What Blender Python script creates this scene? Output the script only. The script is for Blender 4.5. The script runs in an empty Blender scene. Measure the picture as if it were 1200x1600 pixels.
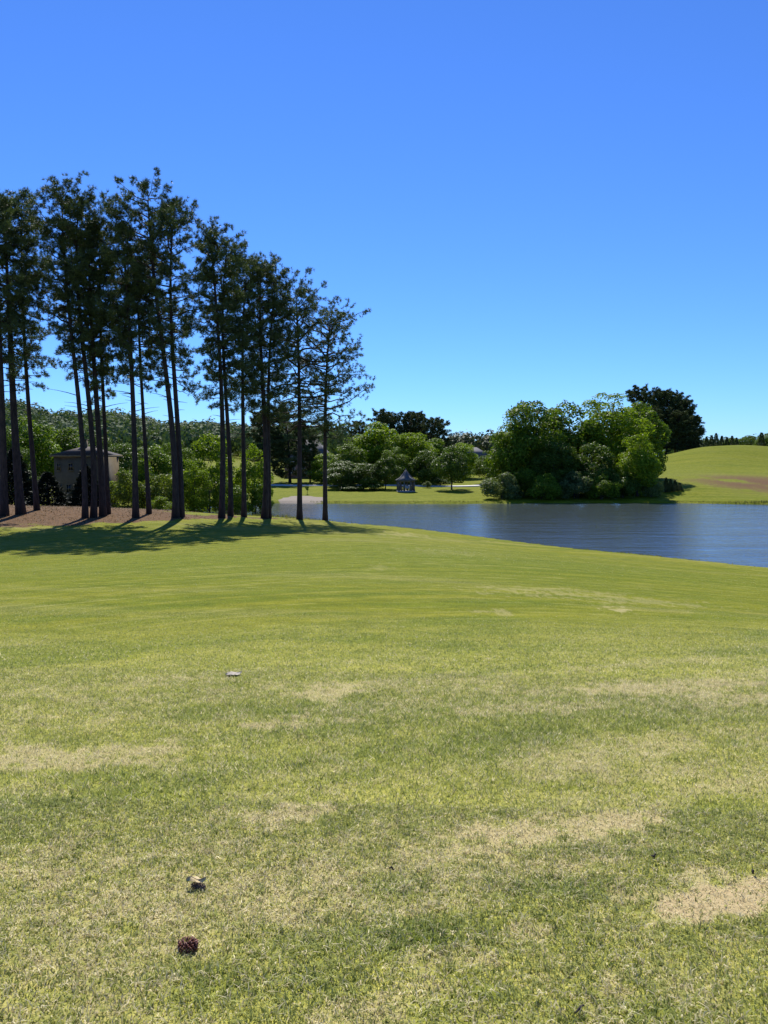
import bpy, math, random
import numpy as np

# ------------------------------------------------------------------ camera, sky, sun, exposure
SC = bpy.context.scene
COL = SC.collection
PI = math.pi
F = 1200.0                     # focal length in photograph pixels (1200 x 1600 frame)
EYE = 7.9                      # eye height above the lake
TILT = math.atan(88.0 / 1200.0)
CT, ST = math.cos(TILT), math.sin(TILT)

cam_data = bpy.data.cameras.new('camera')
cam_data.sensor_fit = 'VERTICAL'
cam_data.sensor_height = 24.0
cam_data.lens = 18.0
cam_data.clip_start = 0.05
cam_data.clip_end = 6000.0
cam = bpy.data.objects.new('camera', cam_data)
COL.objects.link(cam)
cam.location = (0, 0, EYE)
cam.rotation_euler = (PI / 2 - TILT, 0, 0)
SC.camera = cam

SUN_EL = math.radians(47.5)
SUN_AZ = math.radians(-8.0)   # from +Y (view direction) towards +X
SUN_DIR = (math.sin(SUN_AZ) * math.cos(SUN_EL), math.cos(SUN_AZ) * math.cos(SUN_EL), math.sin(SUN_EL))

world = bpy.data.worlds.new('World')
SC.world = world
world.use_nodes = True
wn, wl = world.node_tree.nodes, world.node_tree.links
bg = wn['Background']
sky = wn.new('ShaderNodeTexSky')
sky.sky_type = 'NISHITA'
sky.sun_disc = False
sky.sun_elevation = SUN_EL
sky.sun_rotation = SUN_AZ
sky.altitude = 300.0
sky.air_density = 1.0
sky.dust_density = 0.0
sky.ozone_density = 6.0
tint = wn.new('ShaderNodeMix')
tint.data_type, tint.blend_type = 'RGBA', 'MULTIPLY'
tint.inputs[0].default_value = 1.0
tint.inputs[7].default_value = (0.475, 0.755, 1.24, 1.0)
wl.new(sky.outputs['Color'], tint.inputs[6])
wl.new(tint.outputs[2], bg.inputs['Color'])
bg.inputs['Strength'].default_value = 0.10

sun_data = bpy.data.lights.new('sun', 'SUN')
sun_data.energy = 5.0
sun_data.angle = math.radians(0.53)
sun_data.color = (1.0, 0.955, 0.88)
sun = bpy.data.objects.new('sun', sun_data)
COL.objects.link(sun)
from mathutils import Vector
sun.rotation_euler = Vector(SUN_DIR).to_track_quat('Z', 'Y').to_euler()
sun.location = (0, 60, 80)

vs = SC.view_settings
vs.view_transform = 'Standard'
vs.look = 'None'
vs.exposure = 0.40
vs.gamma = 1.0
vs.use_curve_mapping = False
SC.render.engine = 'CYCLES'
SC.cycles.use_denoising = True
SC.cycles.max_bounces = 7
SC.cycles.diffuse_bounces = 3
SC.cycles.glossy_bounces = 3
SC.cycles.transmission_bounces = 4
SC.cycles.transparent_max_bounces = 6
SC.cycles.sample_clamp_indirect = 6.0

# ------------------------------------------------------------------ small helpers
def pix(u, v, Y):
    """World point seen at photograph pixel (u, v), standing Y metres ahead."""
    a, b = (u - 600.0) / F, (800.0 - v) / F
    dy = CT + b * ST
    dz = b * CT - ST
    s = Y / dy
    return (a * s, Y, EYE + dz * s)


def put(o, label=None, category=None, group=None, kind=None):
    if label: o['label'] = label
    if category: o['category'] = category
    if group: o['group'] = group
    if kind: o['kind'] = kind
    return o


def empty(name, loc, rz=0.0, scale=None):
    o = bpy.data.objects.new(name, None)
    COL.objects.link(o)
    o.location = loc
    o.rotation_euler = (0, 0, rz)
    if scale: o.scale = scale
    o.empty_display_size = 0.3
    return o


def mesh_obj(name, me, parent=None):
    o = bpy.data.objects.new(name, me)
    COL.objects.link(o)
    if parent: o.parent = parent
    return o


def np_mesh(name, verts, faces, mat=None, smooth=False):
    """faces: list of int arrays (n,3) / (n,4) or one array."""
    if not isinstance(faces, (list, tuple)): faces = [faces]
    faces = [np.asarray(f, dtype=np.int32) for f in faces if len(f)]
    verts = np.asarray(verts, dtype=np.float32)
    me = bpy.data.meshes.new(name)
    me.vertices.add(len(verts))
    me.vertices.foreach_set('co', verts.ravel())
    loops = np.concatenate([f.ravel() for f in faces])
    sizes = np.concatenate([np.full(len(f), f.shape[1], dtype=np.int32) for f in faces])
    starts = np.concatenate([[0], np.cumsum(sizes)[:-1]]).astype(np.int32)
    me.loops.add(len(loops))
    me.loops.foreach_set('vertex_index', loops)
    me.polygons.add(len(sizes))
    me.polygons.foreach_set('loop_start', starts)
    if smooth:
        me.polygons.foreach_set('use_smooth', np.ones(len(sizes), dtype=bool))
    me.update(calc_edges=True)
    me.validate()
    if mat: me.materials.append(mat)
    return me


def add_color(me, name, rgb):
    at = me.color_attributes.new(name, 'FLOAT_COLOR', 'POINT')
    c = np.ones((len(rgb), 4), dtype=np.float32)
    c[:, :3] = rgb
    at.data.foreach_set('color', c.ravel())


def sstep(a, b, x):
    t = np.clip((x - a) / (b - a), 0, 1)
    return t * t * (3 - 2 * t)


def _hash(ix, iy, seed):
    n = (ix.astype(np.int64) * 374761393 + iy.astype(np.int64) * 668265263 + seed * 1442695041) & 0xFFFFFFFF
    n = ((n ^ (n >> 13)) * 1274126177) & 0xFFFFFFFF
    n = n ^ (n >> 16)
    return (n & 0xFFFFFF) / float(0xFFFFFF)


def vnoise(x, y, seed=0):
    ix, iy = np.floor(x), np.floor(y)
    fx, fy = x - ix, y - iy
    fx, fy = fx * fx * (3 - 2 * fx), fy * fy * (3 - 2 * fy)
    a, b = _hash(ix, iy, seed), _hash(ix + 1, iy, seed)
    c, d = _hash(ix, iy + 1, seed), _hash(ix + 1, iy + 1, seed)
    return (a * (1 - fx) + b * fx) * (1 - fy) + (c * (1 - fx) + d * fx) * fy


def fbm(x, y, seed=0, octv=4):
    s, amp, tot = 0.0, 1.0, 0.0
    for k in range(octv):
        s = s + amp * vnoise(x * 2 ** k + 17.3 * k, y * 2 ** k - 9.1 * k, seed + k)
        tot += amp
        amp *= 0.5
    return s / tot


class MB:
    """Collects tubes, boxes and prisms into one mesh."""
    def __init__(self):
        self.v, self.q, self.t, self.n = [], [], [], 0

    def add(self, v, q=(), t=()):
        v = np.asarray(v, float)
        if len(q): self.q.append(np.asarray(q) + self.n)
        if len(t): self.t.append(np.asarray(t) + self.n)
        self.v.append(v)
        self.n += len(v)

    def tube(self, pts, rad, sides=6, cap=True):
        pts = np.asarray(pts, float)
        n = len(pts)
        tan = np.gradient(pts, axis=0)
        tan /= np.linalg.norm(tan, axis=1)[:, None] + 1e-9
        ref = np.array([0, 0, 1.0]) if abs(tan[0][2]) < 0.8 else np.array([1.0, 0, 0])
        a = np.cross(tan, ref)
        a /= np.linalg.norm(a, axis=1)[:, None] + 1e-9
        b = np.cross(tan, a)
        th = np.arange(sides) * 2 * PI / sides
        rad = np.broadcast_to(np.asarray(rad, float), (n,))
        ring = a[:, None, :] * np.cos(th)[None, :, None] + b[:, None, :] * np.sin(th)[None, :, None]
        v = pts[:, None, :] + ring * rad[:, None, None]
        i = np.arange(n - 1)[:, None] * sides
        j = np.arange(sides)[None, :]
        k = (j + 1) % sides
        q = np.stack([i + j, i + k, i + sides + k, i + sides + j], -1).reshape(-1, 4)
        v = v.reshape(-1, 3)
        t = []
        if cap:
            v = np.vstack([v, pts[-1:], pts[:1]])
            e = (n - 1) * sides
            t = [(e + m, e + (m + 1) % sides, n * sides) for m in range(sides)]
            t += [((m + 1) % sides, m, n * sides + 1) for m in range(sides)]
        self.add(v, q, t)

    def box(self, x0, x1, y0, y1, z0, z1):
        v = [(x, y, z) for z in (z0, z1) for y in (y0, y1) for x in (x0, x1)]
        self.add(v, [(0, 2, 3, 1), (4, 5, 7, 6), (0, 1, 5, 4), (2, 6, 7, 3), (0, 4, 6, 2), (1, 3, 7, 5)])

    def join(self, o):
        self.v += o.v
        self.q += [x + self.n for x in o.q]
        self.t += [x + self.n for x in o.t]
        self.n += o.n

    def mesh(self, name, mat, smooth=False):
        return np_mesh(name, np.vstack(self.v), [np.concatenate(x) for x in (self.q, self.t) if x], mat, smooth)

    def build(self, name, mat, parent=None, smooth=False):
        return mesh_obj(name, self.mesh(name, mat, smooth), parent)


# ------------------------------------------------------------------ materials
def new_mat(name):
    m = bpy.data.materials.new(name)
    m.use_nodes = True
    nt = m.node_tree
    nt.nodes.clear()
    out = nt.nodes.new('ShaderNodeOutputMaterial')
    return m, nt, out


def nd(nt, typ, **kw):
    n = nt.nodes.new(typ)
    for k, val in kw.items(): setattr(n, k, val)
    return n


def setin(n, **kw):
    for k, val in kw.items():
        n.inputs[k.replace('_', ' ')].default_value = val


def mixrgb(nt, fac, a, b, blend='MIX'):
    n = nd(nt, 'ShaderNodeMix', data_type='RGBA', blend_type=blend)
    for i, x in ((0, fac), (6, a), (7, b)):
        if hasattr(x, 'is_output') or isinstance(x, bpy.types.NodeSocket):
            nt.links.new(x, n.inputs[i])
        else:
            n.inputs[i].default_value = x if i == 0 else (*x, 1.0)
    return n.outputs[2]


def noise(nt, vec, scale, detail=4.0, rough=0.55):
    n = nd(nt, 'ShaderNodeTexNoise')
    n.inputs['Scale'].default_value = scale
    n.inputs['Detail'].default_value = detail
    n.inputs['Roughness'].default_value = rough
    if vec is not None: nt.links.new(vec, n.inputs['Vector'])
    return n


def ramp(nt, fac, lo, hi):
    n = nd(nt, 'ShaderNodeMapRange', interpolation_type='SMOOTHSTEP')
    nt.links.new(fac, n.inputs[0])
    n.inputs[1].default_value = lo
    n.inputs[2].default_value = hi
    return n.outputs[0]


def math_n(nt, op, a, b=None):
    n = nd(nt, 'ShaderNodeMath', operation=op)
    for i, x in ((0, a), (1, b)):
        if x is None: continue
        if isinstance(x, bpy.types.NodeSocket): nt.links.new(x, n.inputs[i])
        else: n.inputs[i].default_value = x
    return n.outputs[0]


def leaf_mat(name, dark, light, transl=0.35, rough=0.55, obj_var=0.25):
    m, nt, out = new_mat(name)
    geo = nd(nt, 'ShaderNodeNewGeometry')
    oi = nd(nt, 'ShaderNodeObjectInfo')
    col = mixrgb(nt, geo.outputs['Random Per Island'], dark, light)
    hs = nd(nt, 'ShaderNodeHueSaturation')
    val = nd(nt, 'ShaderNodeMapRange')
    nt.links.new(oi.outputs['Random'], val.inputs[0])
    val.inputs[3].default_value = 1 - obj_var
    val.inputs[4].default_value = 1 + obj_var
    nt.links.new(val.outputs[0], hs.inputs['Value'])
    nt.links.new(col, hs.inputs['Color'])
    p = nd(nt, 'ShaderNodeBsdfPrincipled')
    nt.links.new(hs.outputs['Color'], p.inputs['Base Color'])
    setin(p, Roughness=rough)
    p.inputs['Specular IOR Level'].default_value = 0.12
    t = nd(nt, 'ShaderNodeBsdfTranslucent')
    warm = mixrgb(nt, 1.0, hs.outputs['Color'], (1.25, 1.3, 0.55), 'MULTIPLY')
    nt.links.new(warm, t.inputs['Color'])
    mx = nd(nt, 'ShaderNodeMixShader')
    mx.inputs[0].default_value = transl
    nt.links.new(p.outputs[0], mx.inputs[1])
    nt.links.new(t.outputs[0], mx.inputs[2])
    nt.links.new(mx.outputs[0], out.inputs[0])
    return m


def rough_mat(name, c1, c2, scale=3.0, rough=0.85, bump=0.3, stretch=(1, 1, 1), c3=None, bump_dist=0.02):
    m, nt, out = new_mat(name)
    tc = nd(nt, 'ShaderNodeTexCoord')
    mp = nd(nt, 'ShaderNodeMapping')
    mp.inputs['Scale'].default_value = stretch
    nt.links.new(tc.outputs['Object'], mp.inputs['Vector'])
    n1 = noise(nt, mp.outputs[0], scale, 6.0, 0.65)
    col = mixrgb(nt, ramp(nt, n1.outputs[0], 0.3, 0.7), c1, c2)
    if c3:
        n2 = noise(nt, mp.outputs[0], scale * 0.23, 3.0)
        col = mixrgb(nt, ramp(nt, n2.outputs[0], 0.5, 0.72), col, c3)
    p = nd(nt, 'ShaderNodeBsdfPrincipled')
    nt.links.new(col, p.inputs['Base Color'])
    setin(p, Roughness=rough)
    if bump:
        b = nd(nt, 'ShaderNodeBump')
        b.inputs['Strength'].default_value = bump
        b.inputs['Distance'].default_value = bump_dist
        nt.links.new(n1.outputs[0], b.inputs['Height'])
        nt.links.new(b.outputs[0], p.inputs['Normal'])
    nt.links.new(p.outputs[0], out.inputs[0])
    return m


M = {}
M['needle'] = leaf_mat('pine_needles', (0.034, 0.058, 0.022), (0.135, 0.172, 0.070), 0.22, 0.5, 0.12)
M['needle_far'] = leaf_mat('dark_pine_needles', (0.036, 0.055, 0.018), (0.120, 0.142, 0.050), 0.12, 0.6, 0.15)
M['cedar'] = leaf_mat('dark_evergreen', (0.008, 0.014, 0.010), (0.026, 0.036, 0.020), 0.08, 0.6, 0.1)
M['leaf_mid'] = leaf_mat('oak_leaves', (0.060, 0.115, 0.008), (0.180, 0.255, 0.022), 0.38, 0.5, 0.18)
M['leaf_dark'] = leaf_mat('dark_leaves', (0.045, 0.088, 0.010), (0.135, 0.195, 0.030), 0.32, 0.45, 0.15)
M['leaf_bright'] = leaf_mat('spring_leaves', (0.100, 0.170, 0.008), (0.250, 0.330, 0.024), 0.45, 0.5, 0.12)
M['leaf_yellow'] = leaf_mat('young_yellow_green_leaves', (0.090, 0.130, 0.018), (0.210, 0.260, 0.040), 0.42, 0.5, 0.08)
M['leaf_grey'] = leaf_mat('grey_green_leaves', (0.075, 0.115, 0.030), (0.200, 0.245, 0.085), 0.34, 0.5, 0.1)
M['wood_far'] = leaf_mat('far_wood_leaves', (0.060, 0.100, 0.036), (0.115, 0.160, 0.060), 0.2, 0.7, 0.0)
M['bark'] = rough_mat('pine_bark', (0.016, 0.011, 0.009), (0.070, 0.044, 0.034), 6.0, 0.95, 0.8, (1, 1, 0.25), (0.020, 0.014, 0.012), 0.05)
M['bark_grey'] = rough_mat('grey_bark', (0.035, 0.028, 0.022), (0.10, 0.085, 0.07), 5.0, 0.95, 0.6, (1, 1, 0.3))

# ------------------------------------------------------------------ the land: control points for a thin-plate surface
LAKE0 = np.array([(150, 10), (90, 14), (60, 26), (45, 36), (34, 45), (26, 52.4), (20.6, 58.4), (15.3, 63.6), (11.2, 69.2),
                  (6.2, 76.5), (0, 84.0), (-6, 89.5), (-13, 96), (-21, 99.5), (-31, 103), (-38, 110), (-38, 121),
                  (-31, 127.5), (-22, 128.2), (-12, 127), (0, 126.3), (14, 125.8), (20, 127), (30, 128), (46, 128), (58, 125.5), (66, 123), (100, 118), (160, 112)], float)


def chaikin(p, n=2):
    for _ in range(n):
        a, b = p, np.roll(p, -1, axis=0)
        p = np.stack([0.75 * a + 0.25 * b, 0.25 * a + 0.75 * b], 1).reshape(-1, 2)
    return p


LAKE = chaikin(LAKE0, 2)


def poly_sd(P, x, y):
    """Signed distance to a closed polygon, negative inside."""
    best = np.full(x.shape, 1e18)
    inside = np.zeros(x.shape, bool)
    for i in range(len(P)):
        ax, ay = P[i]
        bx, by = P[(i + 1) % len(P)]
        ex, ey = bx - ax, by - ay
        t = np.clip(((x - ax) * ex + (y - ay) * ey) / (ex * ex + ey * ey + 1e-12), 0, 1)
        best = np.minimum(best, (x - ax - t * ex) ** 2 + (y - ay - t * ey) ** 2)
        if ay != by:
            c = ((ay > y) != (by > y)) & (x < (bx - ax) * (y - ay) / (by - ay) + ax)
            inside ^= c
    return np.where(inside, -1, 1) * np.sqrt(best)


# pines of the near row: base u, v, distance; then trunk way-points (u, v) up to the top; base width in pixels
PINES = [
    # u,   v,   Y,   [(u, v) ...],                                     px, crown low v, crown radius m
    (7,   806, 60.5, [(4, 640), (1, 520), (-6, 318)],                   15, 585, 2.9),
    (33,  803, 61.5, [(22, 640), (15, 465), (8, 306)],                  17, 560, 2.7),
    (58,  797, 64.5, [(45, 640), (34, 465), (31, 296)],                 10, 600, 2.6),
    (133, 809, 61.5, [(122, 620), (106, 480), (92, 278)],               11, 560, 3.1),
    (146, 809, 62.2, [(136, 600), (121, 450), (121, 297)],              12, 600, 2.5),
    (161, 806, 63.0, [(152, 640), (144, 517), (139, 325)],              13, 560, 2.4),
    (169, 803, 64.5, [(161, 620), (156, 517), (152, 352)],               9, 620, 2.2),
    (212, 809, 62.0, [(207, 613), (201, 500), (186, 312)],              12, 600, 2.7),
    (233, 803, 65.5, [(226, 690), (217, 570), (207, 385)],               9, 590, 2.3),
    (274, 809, 62.0, [(266, 640), (250, 510), (228, 277)],              13, 560, 3.2),
    (283, 808, 62.6, [(276, 640), (267, 490), (272, 312)],              12, 610, 2.9),
    (346, 809, 67.5, [(347, 640), (342, 530), (328, 347)],              12, 640, 2.6),
    (360, 805, 69.0, [(356, 660), (350, 455), (358, 373)],              10, 600, 2.6),
    (381, 809, 71.5, [(380, 690), (378, 560), (384, 392)],              10, 640, 2.5),
    (413, 810, 73.5, [(413, 640), (408, 540), (410, 403)],              13, 660, 3.2),
    (420, 809, 74.5, [(419, 640), (420, 560), (434, 412)],               9, 640, 2.8),
    (468, 812, 77.0, [(468, 640), (466, 530), (462, 443)],              11, 668, 3.9),
    (508, 814, 79.0, [(508, 660), (511, 560), (518, 476)],              10, 684, 4.1),
]

CTRL = [
    # near lawn: X, Y, height above the lake
    (0, 0, 6.3), (-6, 0, 6.4), (6, 0, 6.15), (0, -12, 7.2), (-25, -10, 7.4), (25, -10, 6.4), (0, -60, 9.0), (-70, -40, 8.5), (70, -50, 6.5),
    (0, 5, 5.86), (0, 10, 5.42), (5, 10, 5.3), (-5, 10, 5.5), (0, 20, 4.55), (5, 20, 4.30), (10, 20, 3.95), (-5, 20, 4.62), (-10, 20, 4.66),
    (0, 30, 3.75), (-15, 30, 3.62), (15, 30, 2.75), (0, 40, 3.05), (-10, 40, 2.98), (-19, 38, 2.98), (10, 40, 2.35), (20, 40, 1.50),
    (0, 50, 2.42), (-13, 52, 2.62), (-24, 48, 2.85), (0, 60, 1.80), (0, 70, 1.25), (0, 78, 0.66), (10, 55, 1.15), (16, 55, 0.85),
    (-8, 70, 1.62), (-6, 80, 0.80), (-35, 40, 3.3), (-50, 60, 3.4), (-45, 20, 5.0), (40, 15, 2.6), (-12, 62, 2.30),
    # behind the pine row
    (-45, 84, 2.4), (-30, 86, 1.9), (-22, 90, 1.2), (-45, 105, 1.3), (-60, 105, 1.5), (-80, 110, 2.0), (-60, 140, 2.4), (-90, 160, 3.5),
    (-45, 130, 1.3), (-120, 90, 4.0),
    # far bank with the gazebo
    (4.1, 146, 1.12), (0, 135, 0.60), (12.8, 151, 1.22), (10, 136, 0.62), (-10, 138, 0.85), (-14, 150, 1.25), (-20, 140, 0.95), (-20, 160, 1.45),
    (5, 160, 1.5), (20, 160, 1.5), (0, 180, 2.0), (-30, 185, 2.2), (30, 185, 2.4), (0, 260, 4.0), (-60, 240, 4.2), (60, 260, 6.5), (0, 380, 5.5), (-150, 300, 7.0),
    (35, 136, 0.8), (35, 160, 2.3), (52, 136, 0.8), (45, 200, 4.2),
]
SHORE = [tuple(p) + (0.26,) for p in LAKE0[1:-1]]
MOUND = [pix(1130, 697, 228), pix(1200, 700, 230), pix(1270, 706, 232), pix(1095, 699, 224), pix(1060, 711, 212), pix(1030, 726, 200), pix(1160, 696, 229), pix(1130, 718, 195), pix(1200, 720, 195),
         pix(1130, 742, 165), pix(1200, 742, 165), pix(1280, 742, 165), pix(1060, 752, 152), pix(1130, 770, 137), pix(1200, 770, 137), pix(1040, 771, 138),
         (72, 235, 5.0), (84, 245, 6.0), (96, 248, 7.2), (80, 262, 6.0), (118, 262, 8.6), (140, 262, 8.6), (110, 320, 7.0), (160, 320, 7.0), (160, 200, 7.0)]
RING = [(400 * math.sin(a), 400 * math.cos(a), 6.0) for a in np.linspace(0, 2 * PI, 13)[:-1]]
PB = [pix(p[0], p[1], p[2]) for p in PINES]
cp = np.array(CTRL + SHORE + MOUND + RING + PB, float)
S = 50.0


def _k(r2):
    return 0.5 * r2 * np.log(r2 + 1e-9)


_n = len(cp)
_x, _y = cp[:, 0] / S, cp[:, 1] / S
_A = np.zeros((_n + 3, _n + 3))
_A[:_n, :_n] = _k((_x[:, None] - _x[None]) ** 2 + (_y[:, None] - _y[None]) ** 2) + np.eye(_n) * 2e-4
_A[:_n, _n:] = np.stack([np.ones(_n), _x, _y], 1)
_A[_n:, :_n] = _A[:_n, _n:].T
_w = np.linalg.solve(_A, np.concatenate([cp[:, 2], [0, 0, 0]]))


def ridge(x, y):
    """The wooded hill far behind the pines and the gentle rise elsewhere."""
    ang = np.degrees(np.arctan2(x, np.maximum(y, 1.0)))
    side = sstep(2.0, -14.0, ang)
    hgt = 11 + 18 * sstep(-11, -27, ang) + 3.5 * np.sin(ang * 0.9)
    return side * hgt * sstep(330, 640, y) * sstep(1500, 760, y)


def gz(x, y):
    x, y = np.atleast_1d(np.asarray(x, float)), np.atleast_1d(np.asarray(y, float))
    shp = x.shape
    x, y = x.ravel(), y.ravel()
    out = np.empty(x.shape)
    for i in range(0, len(x), 60000):
        xs, ys = x[i:i + 60000] / S, y[i:i + 60000] / S
        r2 = (xs[:, None] - _x[None]) ** 2 + (ys[:, None] - _y[None]) ** 2
        out[i:i + 60000] = _k(r2) @ _w[:_n] + _w[_n] + _w[_n + 1] * xs + _w[_n + 2] * ys
    r = np.hypot(x, y)
    out = out * sstep(400, 300, r) + 6.0 * sstep(300, 400, r)
    out = out + ridge(x, y)
    sd = poly_sd(LAKE, x, y) + 0.9 * (fbm(x * 0.3, y * 0.3, 141, 3) - 0.5)
    out = np.where(sd > 0, np.maximum(out, 0.24 + 0.02 * np.clip(sd, 0, 4)), out)
    out = np.where(sd <= 0, np.maximum(0.24 + sd * 0.75, -1.6), out)
    return out.reshape(shp)


def g1(x, y):
    return float(gz(x, y)[0])


def ground_hit(u, v):
    """World point where the ray through pixel (u, v) meets the lawn."""
    ys = np.concatenate([np.linspace(1.2, 20, 400), np.linspace(20.2, 130, 500)])
    a, b = (u - 600.0) / F, (800.0 - v) / F
    s = ys / (CT + b * ST)
    z = EYE + (b * CT - ST) * s
    k = np.argmax(z <= gz(a * s, ys))
    return a * s[k], ys[k]


def pine_row_distance(x, y):
    P = np.array([(p[0], p[1]) for p in PB])
    P = P[np.argsort(P[:, 0])]
    P = np.vstack([[(-60, 58), (-40, 60)], P])
    best = np.full(x.shape, 1e9)
    for i in range(len(P) - 1):
        a, b = P[i], P[i + 1]
        e = b - a
        t = np.clip(((x - a[0]) * e[0] + (y - a[1]) * e[1]) / (e @ e + 1e-9), 0, 1)
        best = np.minimum(best, np.hypot(x - a[0] - t * e[0], y - a[1] - t * e[1]))
    return best


# patches of dead grass and bare soil: pixel centre, half-size in pixels, tilt, strength, bare
PATCH = [(505, 1083, 46, 11, 1.3, 0.5), (930, 1080, 34, 7, 1.4, 0.6), (1030, 1077, 170, 7, 1.0, 0.2), (90, 1188, 150, 18, 1.1, 0.1), (260, 1163, 60, 6, 0.7, 0.0),
         (440, 1134, 80, 9, 1.1, 0.1), (580, 1108, 150, 9, 0.7, 0.0), (860, 1108, 150, 9, 0.9, 0.0), (1120, 1094, 120, 8, 0.9, 0), (870, 926, 80, 5, 0.55, 0.0),
         (980, 915, 50, 4, 0.3, 0), (770, 956, 24, 4, 0.5, 0), (592, 888, 20, 4, 0.5, 0), (1010, 940, 70, 5, 0.5, 0), (740, 935, 60, 4, 0.3, 0), (965, 953, 14, 3, 0.8, 0), (690, 862, 60, 4, 0.5, 0), (620, 835, 40, 3, 0.5, 0),
         (880, 1298, 120, 20, 1.0, 0.75), (780, 1325, 70, 14, 0.7, 0.4), (700, 1336, 40, 10, 0.7, 0.4), (985, 1268, 60, 10, 0.7, 0.4), (1100, 1412, 90, 22, 1.1, 0.95), (1000, 1400, 80, 20, 0.7, 0.4),
         (1070, 1380, 60, 14, .8, .5), (425, 1282, 60, 14, 0.8, 0.35), (340, 1300, 70, 14, 0.5, 0.1), (500, 1382, 60, 14, 0.8, 0.3), (130, 1395, 60, 12, 0.7, 0.1), (60, 1445, 100, 30, 0.7, 0.25),
         (210, 1480, 60, 16, 0.5, 0.2), (1140, 1232, 60, 8, 0.6, 0.2), (60, 1240, 60, 6, 0.6, 0), (700, 1500, 70, 18, 0.6, 0.2), (830, 1460, 40, 14, .6, .3), (680, 1545, 60, 20, .5, .2), (1000, 1540, 80, 24, .5, .1), (560, 1580, 70, 20, .6, .2)]
GREENS = [(640, 1470, 150, 38, 0.8), (380, 1545, 170, 30, 0.5), (850, 1385, 120, 20, 0.7), (180, 1215, 150, 10, 0.7), (620, 1395, 70, 18, 0.6), (560, 1108, 240, 28, 0.6), (980, 1100, 240, 22, 0.6), (300, 885, 420, 24, 0.6), (720, 872, 300, 24, 0.6), (1000, 905, 200, 14, .35), (150, 950, 250, 18, .4), (1080, 1270, 120, 14, .5), (930, 1330, 130, 14, .5),
          (700, 860, 200, 20, .3), (330, 870, 260, 14, .6), (450, 900, 220, 18, .4), (1040, 1590, 60, 16, .5), (760, 1560, 60, 16, .5)]


def patch_world(L):
    out = []
    for p in L:
        x, y = ground_hit(p[0], p[1])
        x2, _ = ground_hit(p[0] + p[2], p[1])
        _, ya = ground_hit(p[0], p[1] - p[3])
        _, yb = ground_hit(p[0], p[1] + p[3])
        out.append((x, y, abs(x2 - x) + 1e-3, max(abs(ya - yb) / 2, 0.03)) + tuple(p[4:]))
    return out


PATCHW, GREENW = patch_world(PATCH), patch_world(GREENS)
_row0 = ground_hit(0, 1068)
ROUGH_EDGE = [ground_hit(u, v) for u, v in ((-200, 1100), (0, 1095), (250, 1085), (500, 1068), (800, 1058), (1000, 1050), (1200, 1045), (1400, 1042))]
REX, REY = np.array([p[0] for p in ROUGH_EDGE]), np.array([p[1] for p in ROUGH_EDGE])


def lawn_masks(x, y):
    """dry grass, bare soil, mown fairway, lush green, pine straw, gravel - all 0..1, fixed to the ground."""
    wob = fbm(x * 0.9, y * 0.9, 5, 4)
    fair = sstep(-1.6, 7.5, y - np.interp(x, REX, REY) + (wob - 0.5) * 2.2)
    fine = fbm(x * 7.0, y * 7.0, 11, 3)
    al, ac = 0.90 * x + 0.43 * y, 0.90 * y - 0.43 * x
    mid = fbm(al * 0.55, ac * 2.1, 21, 5)
    big = fbm(x * 0.11, y * 0.28, 31, 4)
    streak = fbm(x * 0.10 + 0.03 * y, (y - 0.004 * x * x) * 0.75, 41, 4)
    dry_r = 0.12 + 0.62 * sstep(0.40, 0.70, 0.55 * mid + 0.35 * fine + 0.10 * big)
    dry_f = 0.24 * sstep(0.42, 0.70, streak) + 0.20 * sstep(0.42, 0.66, big)
    dry = dry_r * (1 - fair) * 0.92 + dry_f * fair
    bare = np.zeros(x.shape)
    near_n = fbm(al * 2.0, ac * 4.6, 51, 5)
    rag = vnoise(x * 14, y * 18, 55)
    for (px, py, rx, ry, s, b) in PATCHW:
        d = ((x - px) / rx) ** 2 + ((y - py - 0.30 * (x - px)) / ry) ** 2
        m = min(s, 1.0) * sstep(0.30, 0.62, np.exp(-d * 0.5) * (0.62 + 0.28 * s) + (near_n - 0.5) * 1.5 * np.exp(-d * 0.15) + (rag - 0.5) * 0.7)
        dry = np.maximum(dry, np.minimum(m * 1.1, 1))
        bare = np.maximum(bare, m * b)
    lush = 0.52 * sstep(0.48, 0.68, fbm(al * 0.45, ac * 1.3, 61, 4))
    for (px, py, rx, ry, s) in GREENW:
        d = ((x - px) / rx) ** 2 + ((y - py) / ry) ** 2
        lush = np.maximum(lush, np.exp(-d) * s)
    lush = lush * (1 - 0.8 * np.clip(bare, 0, 1))
    dry = dry * (1 - 0.75 * lush)
    # beds of fallen needles under the pines
    rd = pine_row_distance(x, y)
    wid = np.interp(x, [-40, -25, -20, -16, -11], [8.0, 6.6, 4.2, 1.2, 0.6])
    straw = sstep(1.25, 0.75, rd / wid + 0.9 * (fbm(x * 0.35, y * 0.5, 71, 4) - 0.5))
    straw = np.maximum(straw, sstep(64, 72, y) * sstep(-18, -21, x) * sstep(101, 96, y) * 0.9)
    # gravel beach across the lake
    gb = sstep(1.0, 0.7, np.hypot((x + 14.0) / 4.8, (y - 131) / 6.0) + 0.35 * (fbm(x * 0.3, y * 0.3, 81) - 0.5))
    # worn slope low on the mound
    px, py, _ = pix(1185, 757, 150)
    worn = np.exp(-(((x - px) / 19) ** 2 + ((y - py) / 22) ** 2)) * sstep(0.25, 0.6, fbm(x * 0.2, y * 0.15, 91, 4) + 0.12)
    far = sstep(110, 124, y)
    dry = dry * (1 - far) + far * (0.14 * big + 0.30 * worn)
    lush = lush * (1 - far) + far * 0.35
    return dry, bare * (1 - far), fair, lush, straw * (1 - far) + 0.78 * worn * far, gb


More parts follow.
